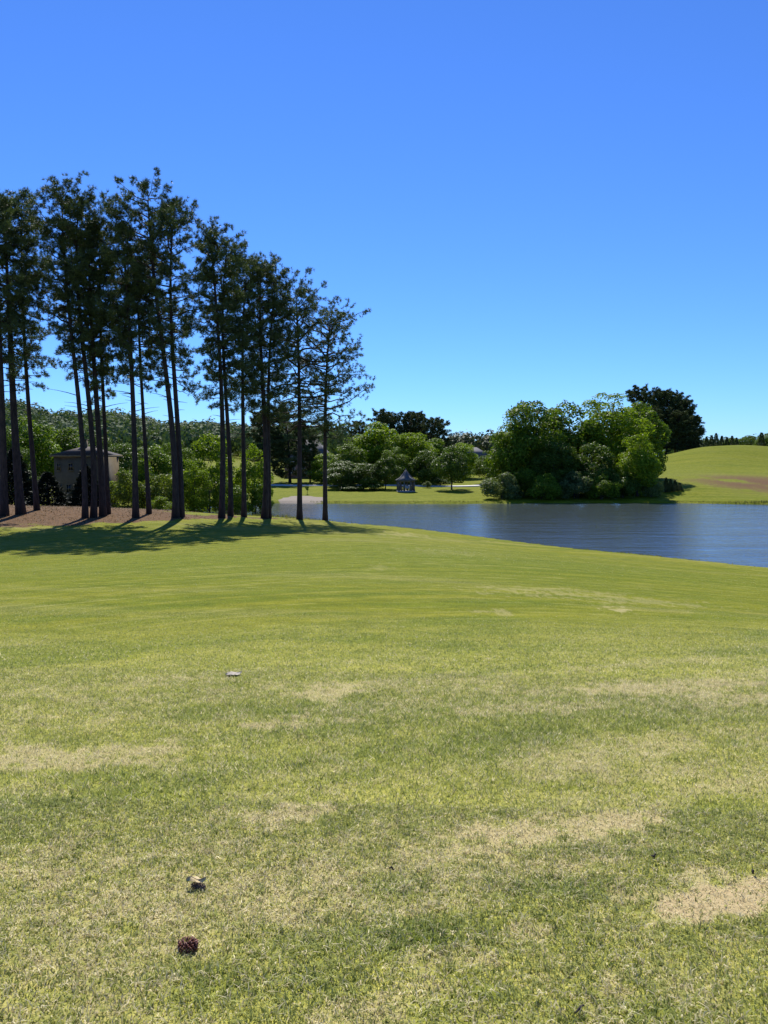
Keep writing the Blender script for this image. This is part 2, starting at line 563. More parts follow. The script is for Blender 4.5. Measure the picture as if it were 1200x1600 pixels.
# ------------------------------------------------------------------ ground sheet
def ground_material():
    m, nt, out = new_mat('lawn_turf')
    tc = nd(nt, 'ShaderNodeTexCoord')
    P = tc.outputs['Object']
    a1 = nd(nt, 'ShaderNodeVertexColor', layer_name='mask_a')
    a2 = nd(nt, 'ShaderNodeVertexColor', layer_name='mask_b')
    s1, s2 = nd(nt, 'ShaderNodeSeparateColor'), nd(nt, 'ShaderNodeSeparateColor')
    nt.links.new(a1.outputs[0], s1.inputs[0])
    nt.links.new(a2.outputs[0], s2.inputs[0])
    dry, bare, fair = s1.outputs
    lush, straw, grav = s2.outputs
    mp = nd(nt, 'ShaderNodeMapping')
    mow = nd(nt, 'ShaderNodeVertexColor', layer_name='mow')
    nt.links.new(mow.outputs[0], mp.inputs['Vector'])
    st = noise(nt, mp.outputs[0], 0.85, 6.0, 0.66)
    st2 = noise(nt, mp.outputs[0], 3.1, 3.0, 0.6)          # mowing streaks
    fn = noise(nt, P, 26.0, 4.0, 0.7)                       # tufts
    fm = noise(nt, P, 3.2, 5.0, 0.65)
    ff = noise(nt, P, 110.0, 2.0, 0.7)
    green_f = mixrgb(nt, ramp(nt, st.outputs[0], 0.37, 0.63), (0.128, 0.150, 0.002), (0.200, 0.200, 0.010))
    green_r = mixrgb(nt, ramp(nt, fm.outputs[0], 0.32, 0.68), (0.250, 0.262, 0.040), (0.370, 0.350, 0.090))
    g = mixrgb(nt, fair, green_r, green_f)
    g = mixrgb(nt, math_n(nt, 'MULTIPLY', lush, 0.8), g, (0.088, 0.135, 0.004))
    tuft = ramp(nt, fn.outputs[0], 0.30, 0.70)
    mp2 = nd(nt, 'ShaderNodeMapping')
    mp2.inputs['Scale'].default_value = (1.0, 1.7, 1)
    nt.links.new(P, mp2.inputs['Vector'])
    f2 = noise(nt, mp2.outputs[0], 1.3, 8.0, 0.72)
    g = mixrgb(nt, 0.75, g, mixrgb(nt, ramp(nt, f2.outputs[0], 0.30, 0.70), (0.72, 0.76, 0.66), (1.28, 1.23, 1.20)), 'MULTIPLY')
    g = mixrgb(nt, 0.8, g, mixrgb(nt, tuft, (0.55, 0.58, 0.5), (1.40, 1.36, 1.30)), 'MULTIPLY')
    pale = math_n(nt, 'MULTIPLY', ramp(nt, math_n(nt, 'ADD', math_n(nt, 'MULTIPLY', st2.outputs[0], 0.6), math_n(nt, 'MULTIPLY', f2.outputs[0], 0.4)), 0.52, 0.64), 0.52)
    g = mixrgb(nt, math_n(nt, 'MULTIPLY', pale, fair), g, (0.33, 0.30, 0.085))
    n_dry = math_n(nt, 'ADD', dry, math_n(nt, 'MULTIPLY', math_n(nt, 'SUBTRACT', fn.outputs[0], 0.5), 0.9))
    n_dry = math_n(nt, 'MULTIPLY', ramp(nt, n_dry, 0.12, 0.95), 0.85)
    strawc = mixrgb(nt, ff.outputs[0], (0.29, 0.245, 0.085), (0.50, 0.43, 0.21))
    g = mixrgb(nt, n_dry, g, strawc)
    n_bare = math_n(nt, 'ADD', bare, math_n(nt, 'MULTIPLY', math_n(nt, 'SUBTRACT', fn.outputs[0], 0.5), 0.7))
    soil = mixrgb(nt, ff.outputs[0], (0.36, 0.26, 0.13), (0.56, 0.44, 0.25))
    g = mixrgb(nt, ramp(nt, n_bare, 0.45, 1.2), g, soil)
    n_st = math_n(nt, 'ADD', straw, math_n(nt, 'MULTIPLY', math_n(nt, 'SUBTRACT', fm.outputs[0], 0.5), 1.1))
    mulch = mixrgb(nt, fm.outputs[0], (0.048, 0.027, 0.013), (0.225, 0.130, 0.060))
    mulch = mixrgb(nt, 0.5, mulch, mixrgb(nt, fn.outputs[0], (0.5, 0.5, 0.5), (1.5, 1.5, 1.5)), 'MULTIPLY')
    g = mixrgb(nt, ramp(nt, n_st, 0.40, 0.72), g, mulch)
    g = mixrgb(nt, ramp(nt, grav, 0.35, 0.65), g, mixrgb(nt, fm.outputs[0], (0.22, 0.185, 0.145), (0.34, 0.29, 0.23)))
    p = nd(nt, 'ShaderNodeBsdfPrincipled')
    nt.links.new(g, p.inputs['Base Color'])
    setin(p, Roughness=0.9)
    p.inputs['Specular IOR Level'].default_value = 0.06
    h = math_n(nt, 'ADD', math_n(nt, 'MULTIPLY', fn.outputs[0], 0.7), math_n(nt, 'MULTIPLY', ff.outputs[0], 0.3))
    b = nd(nt, 'ShaderNodeBump')
    b.inputs['Strength'].default_value = 0.55
    b.inputs['Distance'].default_value = 0.035
    nt.links.new(h, b.inputs['Height'])
    nt.links.new(b.outputs[0], p.inputs['Normal'])
    nt.links.new(p.outputs[0], out.inputs[0])
    return m


def build_ground():
    front = np.radians(np.arange(-40, 40.01, 0.2))
    back = np.radians(np.arange(44, 316.1, 4.0))
    ang = np.concatenate([front, back])
    rad = np.exp(np.linspace(math.log(0.4), math.log(900.0), 430))
    rad = np.concatenate([rad, [960, 1030, 1100, 1180]])
    A, R = np.meshgrid(ang, rad)
    X, Y = R * np.sin(A), R * np.cos(A)
    Z = gz(X, Y)
    n, k = len(rad), len(ang)
    v = np.stack([X, Y, Z], -1).reshape(-1, 3)
    v = np.vstack([v, [(0, 0, g1(0, 0))]])
    i = np.arange(n - 1)[:, None] * k
    j = np.arange(k)[None]
    j2 = (j + 1) % k
    q = np.stack([i + j, i + k + j, i + k + j2, i + j2], -1).reshape(-1, 4)[:, ::-1]
    c = len(v) - 1
    t = np.stack([np.arange(k), (np.arange(k) + 1) % k, np.full(k, c)], -1)
    q = q[:, ::-1]
    t = t[:, ::-1]
    me = np_mesh('ground', v, [q[:, ::-1], t[:, ::-1]], ground_material(), True)
    d, b, f, l, s, g = lawn_masks(v[:, 0], v[:, 1])
    add_color(me, 'mask_a', np.stack([d, b, f], 1))
    add_color(me, 'mask_b', np.stack([l, s, g], 1))
    mx_, my_ = v[:, 0], v[:, 1]
    a_ = np.clip(mx_ / np.maximum(my_, 0.5), -1, 1)
    q_ = my_ * (1 + 1.2 * (a_ - 0.28) ** 2) + 1.0 * (fbm(mx_ * 0.06, my_ * 0.06, 131, 3) - 0.5) * np.minimum(my_ * 0.1, 4)
    add_color(me, 'mow', np.stack([mx_ * 0.035, q_, 0 * q_], 1))
    o = mesh_obj('ground', me)
    put(o, kind='structure')
    return o


ground = build_ground()


def build_lake():
    m, nt, out = new_mat('lake_water')
    tc = nd(nt, 'ShaderNodeTexCoord')
    mp = nd(nt, 'ShaderNodeMapping')
    mp.inputs['Rotation'].default_value = (0, 0, 0.35)
    mp.inputs['Scale'].default_value = (0.55, 1.25, 1)
    nt.links.new(tc.outputs['Object'], mp.inputs['Vector'])
    n1 = noise(nt, mp.outputs[0], 0.75, 6.0, 0.66)
    n2 = noise(nt, mp.outputs[0], 0.12, 3.0, 0.5)
    mg = nd(nt, 'ShaderNodeMapping')
    mg.inputs['Scale'].default_value = (0.09, 0.42, 1)
    mg.inputs['Rotation'].default_value = (0, 0, -0.12)
    nt.links.new(tc.outputs['Object'], mg.inputs['Vector'])
    gust = noise(nt, mg.outputs[0], 1.0, 5.0, 0.65)
    amp = nd(nt, 'ShaderNodeMapRange')
    nt.links.new(gust.outputs[0], amp.inputs[0])
    for ii, vv in ((1, 0.32), (2, 0.68), (3, 0.25), (4, 1.7)): amp.inputs[ii].default_value = vv
    h = math_n(nt, 'ADD', math_n(nt, 'MULTIPLY', n1.outputs[0], amp.outputs[0]), math_n(nt, 'MULTIPLY', n2.outputs[0], 0.6))
    b = nd(nt, 'ShaderNodeBump')
    b.inputs['Strength'].default_value = 1.0
    b.inputs['Distance'].default_value = 0.085
    nt.links.new(h, b.inputs['Height'])
    p = nd(nt, 'ShaderNodeBsdfPrincipled')
    p.inputs['Base Color'].default_value = (0.056, 0.072, 0.072, 1)
    setin(p, Roughness=0.10, IOR=1.33)
    nt.links.new(b.outputs[0], p.inputs['Normal'])
    nt.links.new(p.outputs[0], out.inputs[0])
    xs, ys = np.arange(-60, 162, 2.0), np.arange(8, 140, 2.0)
    X, Y = np.meshgrid(xs, ys)
    keep = poly_sd(LAKE, X + 1, Y + 1) < 2.5
    n, k = X.shape
    v = np.stack([X, Y, np.zeros_like(X)], -1).reshape(-1, 3)
    i, j = np.nonzero(keep[:-1, :-1])
    q = np.stack([i * k + j, i * k + j + 1, (i + 1) * k + j + 1, (i + 1) * k + j], -1)
    o = mesh_obj('lake', np_mesh('lake', v, q, m))
    put(o, kind='structure')


build_lake()

# ------------------------------------------------------------------ grass blades of the near rough
def build_grass():
    rng = np.random.default_rng(3)
    m, nt, out = new_mat('grass_blades')
    vc = nd(nt, 'ShaderNodeVertexColor', layer_name='tint')
    p = nd(nt, 'ShaderNodeBsdfPrincipled')
    nt.links.new(vc.outputs[0], p.inputs['Base Color'])
    setin(p, Roughness=0.6)
    p.inputs['Specular IOR Level'].default_value = 0.25
    t = nd(nt, 'ShaderNodeBsdfTranslucent')
    nt.links.new(vc.outputs[0], t.inputs['Color'])
    mx = nd(nt, 'ShaderNodeMixShader')
    mx.inputs[0].default_value = 0.50
    nt.links.new(p.outputs[0], mx.inputs[1])
    nt.links.new(t.outputs[0], mx.inputs[2])
    nt.links.new(mx.outputs[0], out.inputs[0])
    V, T, C, base = [], [], [], 0
    # band: distance from, to, blades per square metre, width, height, bent
    for (d0, d1, dens, wid, hgt, bent) in ((1.2, 4.2, 14000, 0.0042, 0.024, True), (4.2, 8.0, 7200, 0.0066, 0.025, False), (8.0, 13.0, 2800, 0.0095, 0.024, False), (13.0, 26.0, 800, 0.014, 0.02, False), (26.0, 52.0, 75, 0.032, 0.03, False)):
        area = (d1 ** 2 - d0 ** 2) / 2 * 1.24 + 1.2 * (d1 - d0)
        n = int(area * dens)
        y = np.sqrt(rng.random(n) * (d1 ** 2 - d0 ** 2) + d0 ** 2)
        x = (rng.random(n) * 2 - 1) * (0.62 * y + 0.4)
        dry, bare, fair, lush, straw, _ = lawn_masks(x, y)
        keep = rng.random(n) > np.clip((bare + 0.8 * (vnoise(x * 11, y * 11, 107) - 0.5)) * 1.1 - 0.2, 0, 0.58) * (bare > 0.03)
        keep &= rng.random(n) > 0.45 * fair
        keep &= rng.random(n) > 0.95 * sstep(40, 52, y)
        keep &= rng.random(n) > straw
        x, y, dry, fair, lush = x[keep], y[keep], dry[keep], fair[keep], lush[keep]
        n = len(x)
        z = gz(x, y)
        clump = vnoise(x * 30, y * 30, 101)
        hh = hgt * (0.55 + 0.9 * rng.random(n)) * (0.75 + 0.6 * clump) * (1 - 0.55 * fair) * (1 + 0.35 * lush) * (1 - 0.25 * dry)
        th = rng.random(n) * 2 * PI
        lean = 0.3 + 1.3 * rng.random(n)
        dx, dy = np.cos(th), np.sin(th)
        wa = rng.random(n) * 2 * PI
        wx, wy = np.cos(wa) * wid * (0.7 + 0.6 * rng.random(n)), np.sin(wa) * wid * (0.7 + 0.6 * rng.random(n))
        c_dry = vnoise(x * 20, y * 20, 103) * 0.6 + vnoise(x * 47, y * 47, 104) * 0.4
        isdry = rng.random(n) < np.clip((0.10 + 0.72 * dry) * (1 - 0.6 * fair * (1 - dry)) + 1.5 * (c_dry - 0.5) * (0.25 + 0.75 * dry), 0, 0.96)
        k = np.clip(0.45 * rng.random(n) + 0.9 * (vnoise(x * 26, y * 26, 105) * 0.6 + vnoise(x * 60, y * 60, 106) * 0.4) - 0.17, 0, 1)[:, None]
        green = (1 - k) * np.array([0.120, 0.160, 0.028]) + k * np.array([0.610, 0.620, 0.195])
        lk = (0.75 * lush)[:, None]
        green = green * (1 - lk) + lk * ((1 - k) * np.array([0.075, 0.125, 0.022]) + k * np.array([0.440, 0.500, 0.130]))
        strw = (1 - k) * np.array([0.46, 0.38, 0.18]) + k * np.array([0.95, 0.86, 0.56])
        col = np.where(isdry[:, None], strw, green)
        z0 = z - 0.004
        if bent:
            mid = np.stack([x + dx * hh * lean * 0.28, y + dy * hh * lean * 0.28, z0 + hh * 0.60], 1)
            tip = np.stack([x + dx * hh * lean, y + dy * hh * lean, z0 + hh * np.maximum(1 - 0.27 * lean, 0.35)], 1)
            w = np.stack([wx, wy, np.zeros(n)], 1)
            b0 = np.stack([x, y, z0], 1)
            v = np.stack([b0 - w / 2, b0 + w / 2, mid + w * 0.45, mid - w * 0.45, tip], 1).reshape(-1, 3)
            i = np.arange(n) * 5 + base
            T.append(np.concatenate([np.stack([i, i + 1, i + 2], 1), np.stack([i, i + 2, i + 3], 1), np.stack([i + 3, i + 2, i + 4], 1)]))
            C.append(np.repeat(col, 5, axis=0))
        else:
            tip = np.stack([x + dx * hh * lean * 0.8, y + dy * hh * lean * 0.8, z0 + hh * 0.95], 1)
            w = np.stack([wx, wy, np.zeros(n)], 1)
            b0 = np.stack([x, y, z0], 1)
            v = np.stack([b0 - w / 2, b0 + w / 2, tip], 1).reshape(-1, 3)
            i = np.arange(n) * 3 + base
            T.append(np.stack([i, i + 1, i + 2], 1))
            C.append(np.repeat(col, 3, axis=0))
        V.append(v)
        base += len(v)
    me = np_mesh('grass', np.vstack(V), np.concatenate(T), m)
    add_color(me, 'tint', np.concatenate(C))
    o = mesh_obj('grass', me)
    put(o, 'short green and straw coloured grass blades covering the near slope', 'grass', kind='stuff')


build_grass()

# ------------------------------------------------------------------ tree makers
def unit(v):
    return v / (np.linalg.norm(v, axis=-1, keepdims=True) + 1e-9)


def needle_tufts(rng, P, D, length, width, n):
    """n thin needle blades round every tuft point P with direction D."""
    k = len(P)
    rnd = unit(rng.normal(size=(k, n, 3)))
    d = unit(D[:, None, :] * 0.75 + rnd * 0.95)
    L = length * (0.7 + 0.6 * rng.random((k, n, 1)))
    side = unit(np.cross(d, unit(rng.normal(size=(k, n, 3))))) * width * 0.5
    b = P[:, None, :] + rnd * length * 0.10
    v = np.stack([b - side, b + side, b + d * L], 2).reshape(-1, 3)
    return v, np.arange(len(v)).reshape(-1, 3)


def make_pine(rng, path, r0, lo, R, n_br, tufts, tlen, twid, nn, low_reach=1.0, dead=5, dense_top=1.0):
    """path(t) gives the trunk line, t in 0..1; returns trunk MB, limb MB, needle verts and tris."""
    tr, lb = MB(), MB()
    ts = np.linspace(0, 1, 20)
    pts = np.array([path(t) for t in ts])
    H = pts[-1][2] - pts[0][2]
    rad = r0 * (1 - ts) ** 0.75 * 0.93 + 0.02
    rad[0] *= 1.35
    rad[1] *= 1.04
    pts[0] = pts[0] - np.array([0, 0, 0.25])
    tr.tube(pts, rad, 9)
    TP, TD = [], []
    for i in range(n_br):
        s = (i + rng.random()) / n_br
        t = lo + (0.985 - lo) * s
        p0 = path(t)
        az = i * 2.39996 + rng.normal() * 0.5
        prof = (0.80 * low_reach + (1.0 - 0.8 * low_reach) * s / 0.5) if s < 0.5 else math.sqrt(max(0.0, 1 - ((s - 0.5) / 0.56) ** 2.6))
        L = R * max(prof, 0.30) * (0.42 + 0.72 * rng.random())
        el = math.radians(-11 + 43 * s + rng.normal() * 10)
        h = np.array([math.cos(az), math.sin(az), 0])
        q = np.linspace(0, 1, 6)
        bend = rng.normal() * 0.22
        sag = rng.normal() * 0.14
        sd = np.array([-h[1], h[0], 0])
        bp = p0 + np.outer(q * L * math.cos(el), h) + np.outer(q * q * L * bend, sd)
        bp[:, 2] += L * (math.sin(el) * q + 0.12 * q * q + sag * q * (1 - q) * 1.6)
        bp[1:-1] += rng.normal(size=(4, 3)) * 0.035 * L
        lb.tube(bp, np.maximum(0.021 * L * (1 - q) ** 0.8, 0.009), 4, False)
        nt_ = max(4, int(tufts * (0.35 + 0.65 * L / R) * (0.6 + 0.4 * min(1, s / 0.4))))
        ntw = max(3, nt_ // 5)
        for w in range(ntw):
            qq = 0.28 + 0.72 * (w + rng.random()) / ntw
            b0 = np.array([np.interp(qq, q, bp[:, c]) for c in range(3)])
            sgn = 1 if w % 2 else -1
            tw = unit(h * (0.5 + 0.5 * rng.random()) + sd * sgn * (0.9 * rng.random() + 0.15) + np.array([0, 0, 0.28 + 0.35 * rng.normal()]))
            tl = L * (0.16 + 0.20 * rng.random()) * (1.15 - 0.35 * qq)
            e = b0 + tw * tl
            lb.tube(np.array([b0, (b0 + e) / 2 + rng.normal(size=3) * 0.03, e]), [0.010, 0.008, 0.004], 3, False)
            m = 6
            f = 0.55 + 0.45 * rng.random(m)
            TP.append(b0 + np.outer(f, e - b0) + rng.normal(size=(m, 3)) * 0.13)
            TD.append(unit(np.tile(tw, (m, 1)) + np.array([0, 0, 0.35]) + rng.normal(size=(m, 3)) * 0.35))
        TP.append(bp[-1:] + rng.normal(size=(3, 3)) * 0.08)
        TD.append(unit(np.tile(h + np.array([0, 0, 0.5]), (3, 1)) + rng.normal(size=(3, 3)) * 0.3))
    top = path(1.0)
    k = int(26 * dense_top)
    TP.append(top + rng.normal(size=(k, 3)) * np.array([0.42, 0.42, 0.32]) * R / 2.7 - np.array([0, 0, 0.45]))
    TD.append(unit(rng.normal(size=(k, 3)) * 0.5 + np.array([0, 0, 1])))
    for i in range(dead):                                  # bare dead limbs under the crown
        t = lo * (0.72 + 0.26 * rng.random())
        p0 = path(t)
        az = rng.random() * 2 * PI
        L = R * (0.3 + 0.55 * rng.random())
        q = np.linspace(0, 1, 4)
        bp = p0 + np.outer(q * L, [math.cos(az), math.sin(az), 0.05 + 0.3 * rng.random()])
        bp[:, 2] -= 0.12 * L * q * q
        lb.tube(bp, 0.028 * (1 - q) + 0.008, 4, False)
    v, t = needle_tufts(rng, np.vstack(TP), np.vstack(TD), tlen, twid, nn)
    return tr, lb, v, t


def crown_leaves(rng, R, H, lobes, n, leaf, z0=0.0, low=0.35, lumpy=0.36, openness=0.0, taper=0.75):
    """A broad-leaved crown: leaf faces on the shells of many lobes filling an uneven envelope."""
    def prof(t):
        return R * np.sin(PI * np.clip(t, 0.04, 0.97) ** taper) ** 0.45
    t = np.clip(low * rng.random(lobes) + (1 - low) * rng.random(lobes) ** 0.8, 0.05, 0.96)
    az = np.arange(lobes) * 2.39996 + rng.normal(size=lobes) * 0.4
    rr = prof(t) * (0.50 + 0.34 * rng.random(lobes))
    rl = R * lumpy * (0.6 + 0.75 * rng.random(lobes)) * (1.1 - 0.35 * t)
    c = np.stack([np.cos(az) * rr, np.sin(az) * rr, z0 + t * H * 0.92], 1)
    core = max(3, lobes // 7)
    c[:core, :2] *= 0.25
    c[0, 2] = z0 + H * 0.86
    sel = rng.choice(lobes, size=n, p=rl ** 2 / np.sum(rl ** 2))
    out = unit(c - np.array([0, 0, z0 + 0.42 * H]))
    d = unit(rng.normal(size=(n, 3)) + out[sel] * 0.55 + np.array([0, 0, 0.25]))
    sh = rl[sel][:, None] * (0.62 + 0.44 * rng.random((n, 1)) ** 0.6)
    sub = 0.10 * np.sin(d @ rng.normal(size=(3, 1)) * 6 + sel[:, None])
    p = c[sel] + d * sh * (1 + sub) * np.array([1, 1, 0.82])
    p[:, 2] = np.maximum(p[:, 2], z0 - 0.02 * H)
    nrm = unit(d * 0.8 + rng.normal(size=(n, 3)) * 0.55 + np.array([0, 0, 0.25]))
    a = unit(np.cross(nrm, unit(rng.normal(size=(n, 3)))))
    b = np.cross(nrm, a)
    s = leaf * (0.6 + 0.8 * rng.random((n, 1)))
    v = np.stack([p - a * s * 0.55, p + b * s * 0.34 + nrm * s * 0.10, p + a * s * 0.55, p - b * s * 0.34 + nrm * s * 0.10], 1).reshape(-1, 3)
    return v, np.arange(4 * n).reshape(-1, 4), c


def broad_template(name, seed, R, H, bare, lobes, n, leaf, mat, r0=0.28, stems=1, **kw):
    """Meshes of one broad-leaved tree, base at the origin: (trunk mesh, crown mesh, radius, height)."""
    rng = np.random.default_rng(seed)
    v, q, c = crown_leaves(rng, R, H - bare, lobes, n, leaf, bare, **kw)
    crown = np_mesh('crown', v, q, mat)
    mb = MB()
    for s in range(stems):
        off = rng.normal(size=2) * 0.25 * (stems > 1)
        k = np.linspace(0, 1, 9)
        lean = rng.normal(size=2) * (0.35 if stems == 1 else 0.14 * R)
        pts = np.stack([off[0] + lean[0] * k + 0.12 * np.sin(4 * k + s), off[1] + lean[1] * k, -0.25 + k * (bare + (H - bare) * 0.72)], 1)
        rad = r0 * (1 - 0.86 * k) / math.sqrt(stems)
        rad[0] *= 1.4
        mb.tube(pts, rad, 8)
        for i in rng.permutation(len(c))[:max(5, 14 // stems)]:
            kk = np.clip((c[i][2] - 0.25 * H - pts[0][2]) / (pts[-1][2] - pts[0][2]), 0.18, 0.95)
            p0 = np.array([np.interp(kk, k, pts[:, j]) for j in range(3)])
            mid = (p0 + c[i]) / 2 + np.array([0, 0, 0.06 * H * rng.random()])
            mb.tube(np.array([p0, mid, c[i]]), [r0 * 0.36 * (1 - 0.6 * kk), r0 * 0.2, 0.02], 5, False)
    return mb.mesh('trunk', M['bark_grey'], True), crown, R, H


def place_tree(name, tpl, u, vtop, wpx, Y, label, cat='tree', group=None, rz=None, ybase=None, mat=None):
    """Stands a tree template on the ground at distance Y so that its crown spans wpx and tops out at vtop."""
    x, y, ztop = pix(u, vtop, Y)
    zb = g1(x, y)
    R = wpx / 2.0 * Y / F
    sx = R / tpl[2]
    sz = (ztop - zb) / tpl[3]
    rng = random.Random(name + str(u) + str(Y))
    root = empty(name, (x, y, zb), rng.random() * 6.28 if rz is None else rz, (sx, sx, sz))
    put(root, label, cat, group)
    mesh_obj('trunk', tpl[0], root)
    c = mesh_obj('crown', tpl[1], root)
    if mat:
        c.material_slots[0].link = 'OBJECT'
        c.material_slots[0].material = mat
    return root


# ------------------------------------------------------------------ the near row of tall pines
PINE_LABELS = [
    'thick pine cut by the left edge of the picture, leftmost of the row',
    'stout tall pine second from the left edge, leaning slightly left',
    'slender pine third from the left edge, left of the cream house',
    'tall pine before the cream house curving left at its top, left of a close pair',
    'straight pine in front of the cream house, right trunk of the close pair',
    'dark pine at the right edge of the cream house, thicker of two touching trunks',
    'thin pine touching its thicker neighbour at the right edge of the cream house',
    'pine with a clean straight trunk before the yellow green bushes, left of a thinner one',
    'thin leaning pine before the yellow green bushes, set a little further back',
    'tallest leaning pine of the thick twin trunks mid row, its left stem',
    'right stem of the thick twin pines mid row',
    'pine in front of the bright green trees, left one of a close pair',
    'pine in front of the bright green trees, right one of a close pair',
    'thin straight pine just left of the first glimpse of water',
    'thick pine standing at the left end of the visible water',
    'thin pine half hidden behind the thick pine at the water, leaning right at its top',
    'pine before the gravel beach, second from the right end of the row',
    'shortest rightmost pine of the row with long level boughs reaching right',
]


def build_pines():
    for i, (u, v, Y, way, px, lov, R) in enumerate(PINES):
        rng = np.random.default_rng(100 + i)
        bx, by, bz = pix(u, v, Y)
        bz = g1(bx, by)
        W = [np.array([bx, by, bz])] + [np.array(pix(a, b, Y)) for a, b in way]
        zs = np.array([w[2] for w in W])
        xs = np.array([w[0] for w in W])
        # smooth curve of x against height (cubic through the way-points)
        co = np.polyfit((zs - zs[0]) / (zs[-1] - zs[0]), xs - xs[0], 3)
        yl = rng.normal() * 0.5
        zs[-1] -= 0.55
        H = zs[-1] - zs[0]

        def path(t, co=co, yl=yl, H=H):
            return np.array([np.polyval(co, t) - np.polyval(co, 0), yl * t * t, H * t])
        lo = (pix(u, lov, Y)[2] - bz) / H
        last = i == len(PINES) - 1
        tr, lb, nv, ntri = make_pine(rng, path, px * 0.40 * Y / F, lo, R * 1.12, int(48 + 46 * (1 - lo)), 44, 0.25, 0.034, 17,
                                     low_reach=1.25 if i >= 16 else 0.85, dead=6 if i < 14 else 2)
        root = empty('pine_tree', (bx, by, bz))
        put(root, PINE_LABELS[i], 'pine tree', 'row of tall pines by the lake')
        tr.join(lb)
        tr.build('trunk', M['bark'], root, True)
        mesh_obj('crown', np_mesh('crown', nv, ntri, M['needle']), root)


build_pines()

# ------------------------------------------------------------------ tree templates
OAK = [broad_template('oak', 200 + i, 5.5, 18.0, 0.5, (90, 62, 110, 76, 54)[i], (20000, 15000, 22000, 17000, 13000)[i], (0.34, 0.44, 0.30, 0.38, 0.48)[i], M['leaf_mid'], 0.34, lumpy=(0.33, 0.38, 0.28, 0.34, 0.42)[i], low=0.5, taper=(0.85, 0.95, 0.8, 0.75, 0.9)[i]) for i in range(5)]
ROUND = [broad_template('round', 220 + i, 3.6, 8.6, 1.5, 44, 10000, 0.27, M['leaf_dark'], 0.16, lumpy=0.36, low=0.5) for i in range(2)]
BUSH = [broad_template('bush', 240 + i, 3.4, 6.0, 0.05, 30, 6500, 0.27, M['leaf_mid'], 0.10, stems=4, lumpy=0.36, low=0.6, taper=0.55) for i in range(4)]
YOUNG = [broad_template('young', 260 + i, 3.6, 11.0, 0.3, 48, 11000, 0.22, M['leaf_bright'], 0.13, stems=3, lumpy=0.28, low=0.5, taper=0.6) for i in range(3)]


def conifer_template(seed, R, H, n, leaf, mat):
    rng = np.random.default_rng(seed)
    t = rng.random(n) ** 1.5 * 0.99
    az = rng.random(n) * 2 * PI
    wave = 1 + 0.18 * np.sin(t * 38 + 1.5 * np.sin(az * 3))
    r = R * (1 - t) ** 0.85 * wave * (0.55 + 0.5 * rng.random(n) ** 0.5) + 0.03 * R
    p = np.stack([np.cos(az) * r, np.sin(az) * r, 0.05 * H + t * H * 0.95], 1)
    d = unit(np.stack([np.cos(az), np.sin(az), 0.35 * np.ones(n)], 1) + rng.normal(size=(n, 3)) * 0.4)
    a = unit(np.cross(d, rng.normal(size=(n, 3)))) * leaf * 0.3
    L = leaf * (0.7 + 0.6 * rng.random((n, 1)))
    v = np.stack([p - a, p + a, p + d * L], 1).reshape(-1, 3)
    mb = MB()
    mb.tube(np.array([(0, 0, -0.2), (0, 0, H * 0.5), (0, 0, H * 0.97)]), [R * 0.11, R * 0.07, 0.02], 6)
    return mb.mesh('trunk', M['bark_grey'], True), np_mesh('crown', v, np.arange(3 * n).reshape(-1, 3), mat), R, H


CEDAR = [conifer_template(300 + i, 1.9, 5.5, 7000, 0.30, M['cedar']) for i in range(2)]
SPIRE = [conifer_template(310 + i, 1.6, 6.0, 2500, 0.34, M['needle_far']) for i in range(2)]


def far_pine_template(seed, R=3.6, H=20.0, lo=0.38):
    rng = np.random.default_rng(seed)
    b = rng.normal(size=2) * 0.4
    tr, lb, v, t = make_pine(rng, lambda k: np.array([b[0] * k * k, b[1] * k * k, H * k]), 0.24, lo, R, 78, 44, 0.46, 0.10, 12, dead=2)
    tr.join(lb)
    return tr.mesh('trunk', M['bark'], False), np_mesh('crown', v, t, M['needle_far']), R, H


FARPINE = [far_pine_template(330 + i, 3.8, 20.0, 0.17) for i in range(4)]
LOWPINE = [far_pine_template(340 + i, 3.6, 16.0, 0.10) for i in range(2)]

# ------------------------------------------------------------------ trees beyond the pines and round the lake
BR, YE, MI, DK, GR = (M['leaf_' + k] for k in ('bright', 'yellow', 'mid', 'dark', 'grey'))
